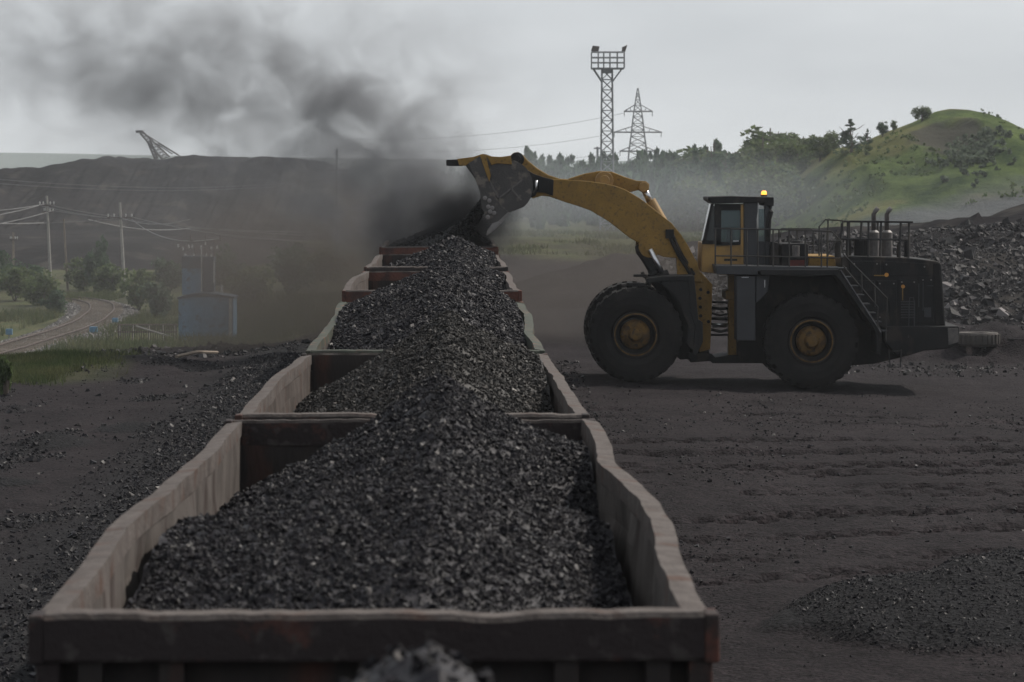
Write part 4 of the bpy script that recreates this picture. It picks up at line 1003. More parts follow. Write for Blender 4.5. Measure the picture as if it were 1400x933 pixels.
def ridge_tree(px, ptop, pbase, d, k, label, name, wide=1.0, group=None, cat='tree'):
    x = (px - 700) * d / F; h = (pbase - ptop) * d / F
    z = float(hill(np.array([x]), np.array([d]))[0]) if px > 1140 else CZ - (pbase - 240) * d / F
    ztop = CZ - (ptop - 240) * d / F
    h = max(h, ztop - z)
    return put_tree(k, x, d, z - .1, h, label, name, group, cat, wide)
ridge_tree(1260, 142, 166, 376, 0, 'small round tree alone near the top of the green hill', 'tree', 1.6)
ridge_tree(1207, 163, 187, 376, 1, 'small upright tree on the hill ridge, second down from the summit tree', 'tree', 1.5)
ridge_tree(1222, 166, 184, 376, 3, 'tiny thin tree on the ridge just right of the small upright tree', 'tree', 1.1)
ridge_tree(1186, 181, 203, 372, 2, 'small pointed spruce on the lower hill ridge', 'spruce_tree', 1.5, cat='spruce')
ridge_tree(1163, 177, 222, 366, 2, 'tallest dark spruce at the left foot of the ridge', 'spruce_tree', 1.9, cat='spruce')
ridge_tree(1188, 205, 216, 362, 0, 'low dark bush on the hillside right of the tall spruce', 'hillside_bush', 1.5, cat='bush')
# clump left of the hill
GL = 'mixed trees of the grove left of the green hill'
cl = [(1140, 203), (1130, 190), (1121, 184), (1108, 181), (1098, 184), (1090, 179), (1080, 180), (1072, 186), (1062, 182), (1054, 171), (1044, 178), (1036, 195), (1026, 200), (1018, 197), (1010, 204), (1001, 206), (992, 200), (984, 207), (975, 193), (966, 190), (958, 204), (948, 210), (938, 213), (928, 216)]
for i, (px, py) in enumerate(cl):
    d = 400 + 25 * math.sin(i * 2.3) + (1140 - px) * .3
    zt = CZ - (py + 5 * math.sin(i * 4.1) - 240) * d / F
    x = (px - 700) * d / F; zb = max(tz(x, d), float(hill(np.array([x]), np.array([d]))[0]) if 14 < x < 105 and d < 470 else -9)
    put_tree([0, 1, 3, 1, 3][i % 5], x, d, zb - .2, max(3.5, zt - zb), 'dark tree in the hazy grove between the cab and the green hill', 'tree', GL, 'tree', [1.2, 1.5, 1.5, 1.4, 1.9][i % 5])
for i in range(44):
    px = rng.uniform(925, 1068); d = rng.uniform(345, 395); py = np.interp(px, [930, 1030, 1060, 1100, 1135], [235, 222, 205, 215, 228]) + rng.uniform(-4, 28)
    x = (px - 700) * d / F; zb = max(tz(x, d), float(hill(np.array([x]), np.array([d]))[0]) if 14 < x < 105 and d < 470 else -9); zt = CZ - (py - 240) * d / F
    if zt - zb < 3.5: zt = zb + 3.5
    put_tree([0, 3, 1, 0][i % 4], x, d, zb - .2, zt - zb, 'lower leafy tree at the front of the hazy grove left of the green hill', 'tree', 'lower trees at the front of the grove', 'tree', 1.25)
# far-off wood behind the boom reads as one mass
parts = []
for i in range(330):
    d = rng.uniform(345, 640); px = rng.uniform(560, 985)
    py = np.interp(px, [560, 700, 725, 745, 765, 785, 830, 870, 900, 930, 960, 990], [240, 216, 200, 212, 207, 206, 203, 206, 203, 197, 194, 192]) + abs(rng.normal(0, 6)) + (640 - d) * .1
    x = (px - 700) * d / F; zt = CZ - (py - 240) * d / F; zb = tz(x, d); h = max(5, zt - zb)
    kind = 'cone' if i % 5 < 3 else 'ball'
    w_ = rng.uniform(.2, .34)
    V, Fc = leaves((0, 0, 0), 1.0, 420, .5 / (h * w_), kind, 1.0)
    parts.append((V * np.array([h * w_, h * w_, h * .5]) + np.array([x, d, zb + h * .5]), Fc))
V, Fc = join(parts); o = npmesh('distant_forest', V, Fc, M['leaf_b']); tag(o, 'hazy dark wood along the horizon behind the boom and pylons', 'forest', kind='stuff')
# bushes on the hill
parts = []
for i in range(1100):
    x = rng.uniform(22, 85); y = rng.uniform(305, 372)
    zz = float(hill(np.array([x]), np.array([y]))[0])
    if vnoise(x * .12, y * .05, 130) < .42: continue
    s = rng.uniform(.2, .6); parts.append(leaves((x, y, zz + s * .15), s * 1.3, 22, .17))
V, Fc = join(parts); o = npmesh('hill_shrubs', V, Fc, M['leaf_a']); tag(o, 'low green scrub scattered over the hillside', 'scrub', kind='stuff')
parts = []
for i in range(110):
    px = rng.normal(1325, 22); py = rng.normal(208, 10); y = 372 - (py - 160) * .75
    x = (px - 700) * y / F
    zz = float(hill(np.array([x]), np.array([y]))[0]); s = rng.uniform(.4, 1.0); parts.append(leaves((x, y, zz + s * .4), s, 60, .22))
V, Fc = join(parts); o = npmesh('grey_shrubs', V, Fc, M['leaf_c']); tag(o, 'silvery grey bushes in one patch on the hill face', 'bushes', kind='stuff')
# bushes at left
LB = 'bushes along the curved track on the left'
def bush(px, py, w, h, k, label, d=None, mat_=None, name='bush', group=LB):
    x, dd = hit(px, py) if d is None else ((px - 700) * d / F, d)
    mpp = dd / F; s = w * mpp / 2; hh = h * mpp
    V, Fc = leaves((0, 0, 0), 1.0, int(900 + 14 * w), .085 / max(.5, s) * 1.3 + .02, 'ball', 1.0)
    V = V * np.array([s, s, hh / 2 * 1.1]) + np.array([0, 0, hh / 2])
    r = empty(name, (x, dd, tz(x, dd)), label, 'bush', group, False)
    npmesh('foliage', V, Fc, mat_ or M['leaf_a'], parent=r)
    m = MB()
    for q in range(5): a = q * 1.3; m.tube([(0, 0, -.1), (math.cos(a) * s * .3, math.sin(a) * s * .3, hh * .4), (math.cos(a) * s * .5, math.sin(a) * s * .5, hh * .7)], [.05, .035, .012], 5)
    m.build('stem', M['bark'], r); return r
bl = [(20, 412, 70, 52, 'a', 'leafy bush at the far left edge behind the track'), (58, 418, 60, 46, 'a', 'bush just left of the curved track, under the pole'), (30, 395, 80, 40, 'b', 'dark bush behind the far left bushes'),
      (112, 398, 60, 42, 'a', 'bush behind the top of the track curve'), (135, 400, 44, 72, 'b', 'tall dark bush left of the right hand wooden pole'), (150, 402, 60, 40, 'a', 'pale green bush under the tall dark bush'),
      (190, 425, 60, 60, 'a', 'bush between the wooden pole and the blue kiosk'), (215, 440, 56, 56, 'b', 'dark round bush immediately left of the blue kiosk'), (232, 400, 60, 50, 'b', 'dark bush behind the blue kiosk tower'),
      (345, 420, 70, 60, 'a', 'dusty bush right of the blue kiosk'), (395, 405, 80, 70, 'b', 'dark bush in the dust between kiosk and train'), (440, 385, 80, 50, 'a', 'bush behind the pole in the dust'), (310, 395, 60, 55, 'b', 'dark bush just behind the kiosk right side'),
      (75, 428, 44, 30, 'b', 'low bush hanging over the left rail'), (8, 540, 22, 46, 'a', 'bright green bush at the left edge of the coal yard'), (-8, 400, 50, 60, 'b', 'dark bush cut by the left edge of the photo')]
for (px, py, w, h, k, lab) in bl: bush(px, py, w, h, 0, lab, mat_=M['leaf_a'] if k == 'a' else M['leaf_b'])
# grass
def blades(n, x, y, h, w):
    z = terrain(x, y); a = rng.uniform(0, 6.28, n); lean = rng.normal(0, .35, (n, 2)) * h[:, None]
    b0 = np.column_stack([x - np.cos(a) * w, y - np.sin(a) * w, z - .02]); b1 = np.column_stack([x + np.cos(a) * w, y + np.sin(a) * w, z - .02])
    t1 = np.column_stack([x + lean[:, 0] + np.cos(a) * w * .2, y + lean[:, 1], z + h]); t0 = np.column_stack([x + lean[:, 0] - np.cos(a) * w * .2, y + lean[:, 1], z + h])
    V = np.stack([b0, b1, t1, t0], 1).reshape(-1, 3); return V, np.arange(4 * n).reshape(-1, 4)
def gzone(n, x0, x1, y0, y1, h, w, thr, sx=.3, sy=.12):
    x = rng.uniform(x0, x1, n); y = rng.uniform(y0, y1, n); k = thr(x, y) > rng.random(n); x, y = x[k], y[k]; n = len(x)
    return blades(n, x, y, h * rng.uniform(.4, 1.3, n), np.full(n, w))
g1 = gzone(50000, -17, -10.5, 82, 96, .2, .014, lambda x, y: sst(-11.0, -12.3, x + fbm(x * .5, y * .2, 3, 61)) * sst(83, 87, y) * sst(-.4, .1, fbm(x * .5, y * .3, 3, 71)))
g2 = gzone(90000, -36, -9, 135, 235, .5, .03, lambda x, y: sst(-.2, .3, fbm(x * .2, y * .08, 4, 72)) * (np.abs(x + 25.7) > 2.6))
g3 = gzone(12000, -16, -9, 128, 150, .35, .02, lambda x, y: sst(.0, .3, fbm(x * .4, y * .2, 4, 73)))
g4 = gzone(26000, -12, 22, 235, 335, .35, .05, lambda x, y: sst(-.2, .3, fbm(x * .2, y * .06, 4, 74)))
V, Fc = join([g1, g2, g3, g4]); o = npmesh('grass', V, Fc, M['grass']); tag(o, 'rough green grass on the verges beyond the coal yard', 'grass', kind='stuff')

# ------------------------------------------------------------------ curved railway at left
cp = [(-60, 496), (0, 478), (42, 466), (95, 450), (125, 437), (140, 424), (139, 416), (124, 411), (108, 408.5), (92, 407)]
cpts = []
for (px, py) in cp:
    d = 38720 / (py - 240) * .985
    for _ in range(6): d = (CZ - tz((px - 700) * d / F, d) - .35) * F / (py - 240)
    cpts.append(((px - 700) * d / F, d))
cpts = np.array(cpts); tt = np.linspace(0, len(cpts) - 1, 160)
cx_ = np.interp(tt, range(len(cpts)), cpts[:, 0]); cy_ = np.interp(tt, range(len(cpts)), cpts[:, 1])
ker = np.hanning(19); ker /= ker.sum()
pad = lambda a: np.convolve(np.concatenate([np.full(9, a[0]) + (a[0] - a[1]) * np.arange(9, 0, -1), a, np.full(9, a[-1]) + (a[-1] - a[-2]) * np.arange(1, 10)]), ker, 'valid')
cx_, cy_ = pad(cx_), pad(cy_)
tx = np.gradient(cx_); ty = np.gradient(cy_); ln = np.hypot(tx, ty); nx_, ny_ = ty / ln, -tx / ln
cz_ = terrain(cx_, cy_) + .35
trk = empty('curved_track', (0, 0, 0), 'single railway track curving away on pale ballast at the left', 'railway track')
V = []; 
for j, (off, dz) in enumerate(((-3.0, -.6), (-1.7, -.17), (1.7, -.17), (3.0, -.6))): V.append(np.column_stack([cx_ + nx_ * off, cy_ + ny_ * off, cz_ + dz]))
V = np.stack(V, 1).reshape(-1, 3); npmesh('ballast', V, grid_faces(4, 160), M['bed'], parent=trk)
n = 26000; i = rng.integers(0, 160, n); off = rng.normal(0, 1.45, n); off = np.clip(off, -3.2, 3.2); f_ = rng.random(n)
j = np.minimum(i + 1, 159)
bx_ = cx_[i] * (1 - f_) + cx_[j] * f_ + nx_[i] * off; by_ = cy_[i] * (1 - f_) + cy_[j] * f_ + ny_[i] * off; bz_ = cz_[i] - .17 - .33 * np.clip(np.abs(off) - 1.7, 0, 2)
V, Fc = chunks(np.column_stack([bx_, by_, bz_ + .02]), rng.uniform(.05, .11, n)); o = npmesh('ballast_stones', V, Fc, M['ballast'], parent=trk); o['kind'] = 'stuff'
for s in (-1, 1):
    m = MB(); m.tube([(cx_[q] + s * nx_[q] * .76, cy_[q] + s * ny_[q] * .76, cz_[q] + .02) for q in range(160)], .045, 6); m.build('rail', M['rail'], trk)
acc = 0
for q in range(159):
    acc += math.hypot(cx_[q + 1] - cx_[q], cy_[q + 1] - cy_[q])
    if acc > .85:
        acc = 0; a = Vector((nx_[q], ny_[q], 0)) * 1.35; t_ = Vector((tx[q], ty[q], 0)).normalized() * .12; c = Vector((cx_[q], cy_[q], cz_[q] - .1))
        m = MB(); vs = [c - a - t_, c + a - t_, c + a + t_, c - a + t_]; m.add([v - Vector((0, 0, .1)) for v in vs] + [v + Vector((0, 0, .05)) for v in vs], [(0, 3, 2, 1), (4, 5, 6, 7), (0, 1, 5, 4), (1, 2, 6, 5), (2, 3, 7, 6), (3, 0, 4, 7)]); m.build('sleeper', M['wood'], trk)

# ------------------------------------------------------------------ blue transformer kiosk
kx, kd = hit(282, 468, 120, 200)
mk = kd / F
K0 = empty('transformer_kiosk', (kx, kd, tz(kx, kd)), 'blue painted transformer kiosk with a tall box behind and insulators on top', 'transformer kiosk')
def KP(px, py, dy=0): return Vector(((px - 700) * kd / F, kd + dy, CZ - (py - 240) * kd / F))
def kprism(m, pts, d0, d1): return m.prism([((x - 700) * kd / F, CZ - (y - 240) * kd / F) for x, y in pts], kd + d0, kd + d1)
m = MB(); kprism(m, [(244, 406), (319, 406), (319, 470), (244, 470)], 0, 2.2); m.build('cabinet', M['blue'], K0, bevel=.01)
m = MB(); kprism(m, [(242, 407), (258, 402.5), (280, 400), (300, 402.5), (321, 406), (321, 408.5), (280, 403), (242, 409.5)], -.12, 2.3); m.build('roof', M['blue_dark'], K0)
for xa, xb in ((249, 277), (281, 311)):
    m = MB(); kprism(m, [(xa, 412), (xb, 412), (xb, 459), (xa, 459)], -.035, -.002); dr = m.build('door', M['blue'], K0, bevel=.008)
    m = MB(); kprism(m, [(xb - 4, 434), (xb - 2.5, 434), (xb - 2.5, 440), (xb - 4, 440)], -.06, -.037); m.build('handle', M['blue_dark'], dr)
m = MB(); kprism(m, [(313, 408), (317.5, 408), (317.5, 469), (313, 469)], -.05, -.003); m.build('corner_trim', M['white'], K0)
m = MB(); kprism(m, [(250, 460), (316, 460), (316, 462.5), (250, 462.5)], -.05, -.003); m.build('sill', M['blue_dark'], K0)
m = MB(); kprism(m, [(246.5, 368), (273, 368), (273, 404), (246.5, 404)], .9, 2.1); m.build('upper_box', M['blue'], K0, bevel=.01)
m = MB(); kprism(m, [(246, 351), (274, 351), (274, 368), (246, 368)], .85, 2.1); kprism(m, [(275, 352), (290, 352), (290, 400), (275, 400)], 1.0, 1.9); m.build('switch_box', M['blue_dark'], K0, bevel=.01)
for px, y0_, y1_ in ((273.5, 340, 400), (290.5, 358, 388), (301, 391, 401)):
    m = MB(); m.tube([KP(px, y1_, .8), KP(px, y0_, .8)], .035 if px < 300 else .06, 8); m.build('pipe', M['white'], K0)
m = MB(); 
for (a, b_) in (((256, 330), (300, 330)), ((258, 330), (257, 322)), ((278, 330), (278, 322)), ((299, 330), (298, 322)), ((264, 351), (262, 330)), ((290, 351), (291, 330)), ((295, 372), (285, 392)), ((295, 372), (300, 400)), ((278, 350), (278, 330))): m.tube([KP(*a, 1.2), KP(*b_, 1.2)], .03, 6)
m.build('bracket', M['lattice_rust'], K0)
for i, (px, py) in enumerate(((240.5, 337), (247, 341), (255, 338), (260, 338), (272, 339), (278, 334), (286, 340), (294, 339), (250, 350), (262, 350), (279, 350), (286, 350))):
    m = MB(); m.tube([KP(px, py + 2.5, 1.2), KP(px, py + 1, 1.2), KP(px, py - 1, 1.2), KP(px, py - 2.5, 1.2)], [.03, .055, .05, .02], 8); m.build('insulator', M['white'], K0)
# slatted fence left of it
x, d = hit(203, 466, 120, 200)
Fn = empty('slatted_fence', (x, d, tz(x, d)), 'low dark slatted fence left of the blue kiosk', 'fence')
m = MB()
for i in range(26):
    px = 162 + i * 3.15; a = W(px, 465, d); b_ = W(px, 443.5 + (i % 3) * .5, d); m.box((a.x - .03, d - .02, a.z - .1), (a.x + .03, d, b_.z))
m.build('slats', M['lattice_rust'], Fn)
m = MB()
for py in (444, 454): a = W(160, py, d); b_ = W(243, py, d); m.box((a.x, d + .005, a.z - .05), (b_.x, d + .06, a.z + .04))
m.build('rail', M['wood'], Fn)
for px in (163, 181, 203, 222, 238):
    m = MB(); a = W(px, 468, d); b_ = W(px, 444, d); m.tube([(a.x, d + .1, a.z - .2), (a.x, d + .1, b_.z)], .05, 6); m.build('post', M['concrete'], Fn)
m = MB(); m.tube([W(186, 446, d - .4), W(205, 452, d - .4), W(222, 457, d - .3), W(236, 461, d - .3)], .05, 6); ob = m.build('fallen_rail', M['concrete']); tag(ob, 'pale fallen bar leaning across the slatted fence', 'bar')
# thin pole lying on the dirt
x0_, d0_ = hit(241, 494); x1_, d1_ = hit(297, 489)
m = MB(); m.tube([(x0_, d0_, tz(x0_, d0_) + .12), ((x0_ + x1_) / 2, (d0_ + d1_) / 2, tz((x0_ + x1_) / 2, (d0_ + d1_) / 2) + .3), (x1_, d1_, tz(x1_, d1_) + .15)], .05, 6); ob = m.build('fallen_branch', M['wood']); tag(ob, 'long pale branch lying on the dirt in front of the blue kiosk', 'branch')
# blue trackside boxes
for (px, py, w, h, lab) in ((127.5, 455, 11, 8, 'small blue box in the middle beside the track curve'), (157, 441, 8, 6, 'smallest blue box, beside the right rail of the curve'), (12, 458, 9, 8, 'blue box at the far left in the grass beyond the track')):
    x, d = hit(px, py + 6, 120, 260); mp = d / F; zb = tz(x, d)
    r = empty('trackside_box', (x, d, zb), lab, 'trackside box', 'blue trackside boxes')
    ztop = CZ - (py - h - 240) * mp; zlo = CZ - (py - 240) * mp
    m = MB(); m.box((x - w * mp / 2, d, zlo), (x + w * mp / 2, d + .2, ztop)); m.build('box', M['blue'], r, bevel=.02)
    m = MB(); m.tube([(x, d + .1, zb - .2), (x, d + .1, zlo)], .04, 6); m.build('post', M['lattice'], r)

# ------------------------------------------------------------------ poles, pylons, wires
def pole(px, ptop, pbase, d, arms, lab, r=.13, mt=None, lean=0, group='utility poles on the left'):
    x = (px - 700) * d / F; zb = tz(x, d); zt = CZ - (ptop - 240) * d / F
    xb = x + lean * d / F
    o = empty('utility_pole', (xb, d, zb), lab, 'utility pole', group)
    m = MB(); m.tube([(xb, d, zb - .4), (x, d, zt)], [r, r * .65], 8); m.build('post', mt or M['wood'], o)
    for (py, wl, wr) in arms:
        z = CZ - (py - 240) * d / F; m = MB(); m.box((x - wl * d / F, d - .1, z - .06), (x + wr * d / F, d - .02 + .12, z + .06)); ar = m.build('crossarm', M['lattice_rust'], o)
        for q in (-1, -.5, .5, 1):
            xx = x + (wl if q < 0 else wr) * q * d / F * .95; m = MB(); m.tube([(xx, d, z + .06), (xx, d, z + .2), (xx, d, z + .3)], [.03, .06, .03], 6); m.build('insulator', M['white'], ar)
    return o
pole(64, 268, 396, 250, [(281, 10, 10), (290, 4, 9)], 'left hand pale pole with two crossarms beside the track', lean=6, mt=M['concrete'])
pole(164, 277, 403, 240, [(298, 17, 17)], 'right hand pale pole with one crossarm above the track curve', lean=7, mt=M['concrete'])
pole(87, 300, 405, 248, [], 'thin bare dark pole between the two pale poles', r=.10, lean=6)
pole(18, 318, 360, 300, [(328, 4, 6)], 'short dark pole near the left edge', r=.13)
pole(460.5, 204, 372, 300, [(233, 22, 20)], 'tall steel pole with one long crossarm beyond the dust cloud', r=.16, mt=M['lattice'])
m = MB(); a = W(12.5, 328, 300); m.box((a.x - .12, a.y - .15, a.z - .35), (a.x + .12, a.y, a.z + .3)); 
def wire(pts, lab, r=.022):
    m = MB(); P_ = []
    for (a, b_) in zip(pts[:-1], pts[1:]):
        for i in range(9):
            t = i / 9; p = a.lerp(b_, t); p.z -= 4 * t * (1 - t) * (b_ - a).length * .008; P_.append(p)
    P_.append(pts[-1]); m.tube(P_, r, 4)
    o = m.build('overhead_wire', M['wire']); tag(o, lab, 'overhead wire', 'overhead wires on the left'); return o
wire([W(-40, 290, 235), W(62, 279, 250), W(164, 297, 240), W(260, 300, 190)], 'upper sagging wire running over both pale poles')
wire([W(-40, 313, 235), W(73, 288, 250), W(180, 300, 240), W(300, 326, 155)], 'wire from the left edge falling towards the kiosk')
wire([W(-40, 300, 238), W(54, 281, 250), W(148, 298, 240), W(420, 322, 230)], 'long wire crossing in front of the dark spoil heap')
wire([W(-40, 305, 240), W(60, 305, 245), W(181, 297, 240), W(420, 330, 200)], 'lowest flat wire crossing the pale poles')
wire([W(-60, 240, 420), W(220, 257, 400), W(440, 247, 380)], 'thin high wire across the upper part of the spoil heap', .03)
wire([W(-60, 246, 420), W(220, 261, 400), W(440, 250, 380)], 'thin wire just below the highest wire on the spoil heap', .03)
wire([W(120, 300, 245), W(260, 312, 300), W(520, 318, 300)], 'faint wire over the foot of the spoil heap', .03)
def lattice_tower(name, px_mid, d, ybase, levels, lab, cat, r=.06, mt=None):
    # levels: (py, half width px)
    zb = None; mp = d / F; xm = (px_mid - 700) * mp
    L = [(CZ - (py - 240) * mp, hw * mp) for py, hw in levels]
    o = empty(name, (xm, d, L[0][0]), lab, cat)
    m = MB()
    for i in range(len(L) - 1):
        (z0, w0), (z1, w1) = L[i], L[i + 1]
        C0 = [(xm + a * w0, d + b_ * w0, z0) for a, b_ in ((-1, -1), (1, -1), (1, 1), (-1, 1))]; C1 = [(xm + a * w1, d + b_ * w1, z1) for a, b_ in ((-1, -1), (1, -1), (1, 1), (-1, 1))]
        for q in range(4):
            m.tube([C0[q], C1[q]], r, 4, False); m.tube([C0[q], C1[(q + 1) % 4]], r * .55, 4, False); m.tube([C0[(q + 1) % 4], C1[q]], r * .55, 4, False); m.tube([C1[q], C1[(q + 1) % 4]], r * .5, 4, False)
    m.build('lattice_mast', mt or M['lattice'], o); return o, xm, mp
lv = [(334, 9.6)] + [(334 - (334 - 95) * i / 17, 9.6 - 2.6 * i / 17) for i in range(1, 18)]
o, xm, mp = lattice_tower('floodlight_tower', 830, 350, 334, lv, 'tall lattice floodlight tower with railed platform and two lamps, behind the boom', 'floodlight tower', .085)
m = MB(); z = CZ - (94 - 240) * mp; xa, xb = xm - 21.5 * mp, xm + 23 * mp
m.box((xa, 349, z - .08), (xb, 351.4, z + .08)); m.box((xm - 6 * mp, 349.2, z - .5), (xm + 6 * mp, 350.9, z - .09)); m.build('platform', M['lattice'], o)
m = MB()
for y_ in (349, 351.4):
    for py in (71.5, 79, 86): zz = CZ - (py - 240) * mp; m.tube([(xa, y_, zz), (xb, y_, zz)], .05, 4)
    for px in (808.7, 818, 825.5, 834, 844, 853.5): xx = (px - 700) * mp; m.tube([(xx, y_, z), (xx, y_, CZ - (71.5 - 240) * mp)], .045, 4)
m.build('railing', M['lattice'], o)
m = MB()
for y_ in (349.2, 351):
    for xe, sg in ((xa + .2, -1), (xb - .2, 1)): m = MB(); m.tube([(xe, y_, z), (xm + sg * 6.5 * mp, y_, CZ - (113 - 240) * mp)], .08, 5); m.build('brace', M['lattice'], o)
for (pts) in ([(808, 70), (810, 63), (819.5, 64), (818, 71)], [(850, 71), (850.5, 65), (857.5, 62), (854.5, 71.5)]):
    m = MB(); m.prism([((x - 700) * mp, CZ - (y - 240) * mp) for x, y in pts], 349.2, 350.4); m.build('floodlight', M['lattice_rust'], o, bevel=.04)
d = 700
lv = [(325, 30), (300, 25), (280, 21.5), (262, 18.5), (246, 16), (232, 14.2), (219, 13), (207, 12), (196, 10.6), (187, 9.4), (178, 8.4), (169, 7.4), (160, 6.3), (152, 5.2), (144, 4), (136, 2.8), (128, 1.6), (121, .4)]
o, xm, mp = lattice_tower('power_pylon', 872, d, 325, lv, 'steel power pylon with three pairs of arms, right of the floodlight tower', 'power pylon', .11)
m = MB()
for (py, l_, r_) in ((152.5, 19, 20.5), (181, 33, 33), (207, 25, 25)):
    z = CZ - (py - 240) * mp; up = CZ - (py - 9 - 240) * mp
    for s, e in ((-1, l_), (1, r_)):
        m.tube([(xm, d, z), (xm + s * e * mp, d, z)], .16, 4); m.tube([(xm, d - .8, z), (xm + s * e * mp, d, z)], .1, 4); m.tube([(xm + s * 4 * mp, d, up), (xm + s * e * mp, d, z)], .1, 4)
        for f in (.45, .75): m.tube([(xm + s * e * mp * f, d, z), (xm + s * (4 + (e - 4) * f) * mp, d, up + (z - up) * f)], .07, 4)
        m.tube([(xm + s * e * mp * .97, d, z), (xm + s * e * mp * .97, d, z - 1.1)], .08, 4)
m.build('crossarm', M['lattice'], o)
def pw(pts, lab, r=.035):
    m = MB(); P_ = []
    for (a, b_) in zip(pts[:-1], pts[1:]):
        for i in range(12): t = i / 12; p = a.lerp(b_, t); p.z -= 4 * t * (1 - t) * (b_ - a).length * .022; P_.append(p)
    P_.append(pts[-1]); m.tube(P_, r, 4); o_ = m.build('power_line', M['lattice']); tag(o_, lab, 'power line', 'power lines from the pylon')
pw([W(839, 183, 700), W(480, 205, 760)], 'power line from the pylon middle left arm fading into the dust'); pw([W(853, 155, 700), W(480, 190, 760)], 'power line from the pylon top left arm'); pw([W(848, 209, 700), W(480, 215, 760)], 'power line from the pylon lowest left arm')
# two more faint poles among the trees
for (px, pt, lab) in ((817, 201, 'faint narrow lattice pole just left of the floodlight tower foot'), ):
    m = MB(); d = 640; a = W(px, 300, d); b_ = W(px, pt, d); r = empty('lattice_pole', (a.x, d, a.z), lab, 'lattice pole'); m.tube([a, b_], .25, 5); m.tube([W(px - 5, pt + 2, d), W(px + 5, pt + 2, d)], .15, 4); m.build('post', M['lattice'], r)
# dragline on the spoil heap
d = 540; mp = d / F
r = empty('dragline_excavator', tuple(W(226, 218, d)), 'distant dragline excavator boom leaning left above the dark spoil heap', 'excavator')
def lat(m, a, b_, wa, wb, n=10, rr=.075):
    a, b_ = Vector(a), Vector(b_); dv = (b_ - a); up = Vector((-dv.z, 0, dv.x)).normalized()
    for i in range(n):
        t0, t1 = i / n, (i + 1) / n; p0, p1 = a + dv * t0, a + dv * t1; u0, u1 = up * (wa + (wb - wa) * t0), up * (wa + (wb - wa) * t1)
        for y_ in (-.8, .8):
            o_ = Vector((0, y_, 0)); m.tube([p0 + u0 + o_, p1 + u1 + o_], rr, 4, False); m.tube([p0 - u0 + o_, p1 - u1 + o_], rr, 4, False); m.tube([p0 + u0 + o_, p1 - u1 + o_], rr * .6, 4, False); m.tube([p0 - u0 + o_, p1 + u1 + o_], rr * .6, 4, False)
m = MB(); lat(m, W(228, 218, d), W(193, 181, d), 5 * mp, 2 * mp); lat(m, W(214, 218, d), W(203, 192, d), 2 * mp, 2 * mp, 6); m.build('boom', M['lattice_rust'], r)
m = MB(); m.box(tuple(W(186, 182, d) - Vector((0, .8, 0))), tuple(W(196, 178.5, d) + Vector((0, .8, 0)))); m.build('boom_head', M['lattice_rust'], r)
m = MB(); 
for a, b_ in (((197, 183), (244, 212)), ((213, 196), (236, 211)), ((216, 196), (250, 216))): m.tube([W(*a, d), W(*b_, d)], .09, 4)
m.build('stay_rope', M['lattice_rust'], r)
m = MB(); a = W(222, 226, d); m.box((a.x - 3, d - 4, a.z - 4), (a.x + 5, d + 4, a.z - .6)); m.build('machine_house', M['lattice_rust'], r, bevel=.1)

# old tyre and cable at right
x, d = hit(1337, 473, 90, 140); zb = tz(x, d)
r = empty('old_tyre', (x, d, zb), 'old pale treaded tyre lying flat on the mound right of the loader', 'tyre')
m = MB(); K = 48; prof = [(.30, .02), (.62, .0), (.66, .08), (.66, .34), (.62, .42), (.34, .42), (.30, .36)]
vs = [(x + rr * math.cos(2 * math.pi * q / K), d + rr * math.sin(2 * math.pi * q / K), zb + zz) for rr, zz in prof for q in range(K)]
n_ = len(prof); m.add(vs, [(i * K + q, ((i + 1) % n_) * K + q, ((i + 1) % n_) * K + (q + 1) % K, i * K + (q + 1) % K) for i in range(n_) for q in range(K)])
for q in range(26):
    t = 2 * math.pi * q / 26; m.box((x + .68 * math.cos(t) - .04, d + .68 * math.sin(t) - .03, zb + .07), (x + .68 * math.cos(t) + .04, d + .68 * math.sin(t) + .03, zb + .37), rz=t)
m.build('tread', mat('dusty_rubber', (.085, .078, .072), (.055, .05, .048), 4, .9), r)
x1_, d1_ = hit(1420, 470, 90, 140)
m = MB(); m.tube([(x + .6, d, zb + .22), (x + 1.2, d, zb + .12), ((x + x1_) / 2, (d + d1_) / 2, tz((x + x1_) / 2, (d + d1_) / 2) + .1), (x1_, d1_, tz(x1_, d1_) + .1)], .035, 6); ob = m.build('cable', M['loader_dark']); tag(ob, 'dark cable running right from the old tyre', 'cable')
# dark boulder on the bank
bx0 = (1333 - 700) * 150 / F
V, Fc = chunks(np.array([[bx0, 150, 2.5], [bx0 + .9, 150.4, 2.3], [bx0 - .9, 149.8, 2.2], [bx0 - .2, 149.3, 2.1]]), np.array([1.5, 1.1, 1.1, 1.0])); o = npmesh('boulder_pile', V, Fc, M['spoil']); tag(o, 'dark boulder mound on top of the rubble bank at right', 'boulders')

# ------------------------------------------------------------------ dust, smoke and haze
def volbox(name, a, b_):
    m = MB(); m.box(a, b_); return m
hz_m = bpy.data.materials.new('haze_air'); hz_m.use_nodes = True; n = hz_m.node_tree.nodes; n.clear()
ou = n.new('ShaderNodeOutputMaterial'); pv = n.new('ShaderNodeVolumePrincipled'); hz_m.node_tree.links.new(pv.outputs[0], ou.inputs['Volume'])
pv.inputs['Color'].default_value = (.86, .90, .95, 1); pv.inputs['Density'].default_value = .00016; pv.inputs['Anisotropy'].default_value = .2
m = volbox('haze', (-4500, -90, -14), (4500, 4400, 46)); o = m.build('haze', hz_m); tag(o, 'pale dusty air over the whole mine', 'haze', kind='stuff')

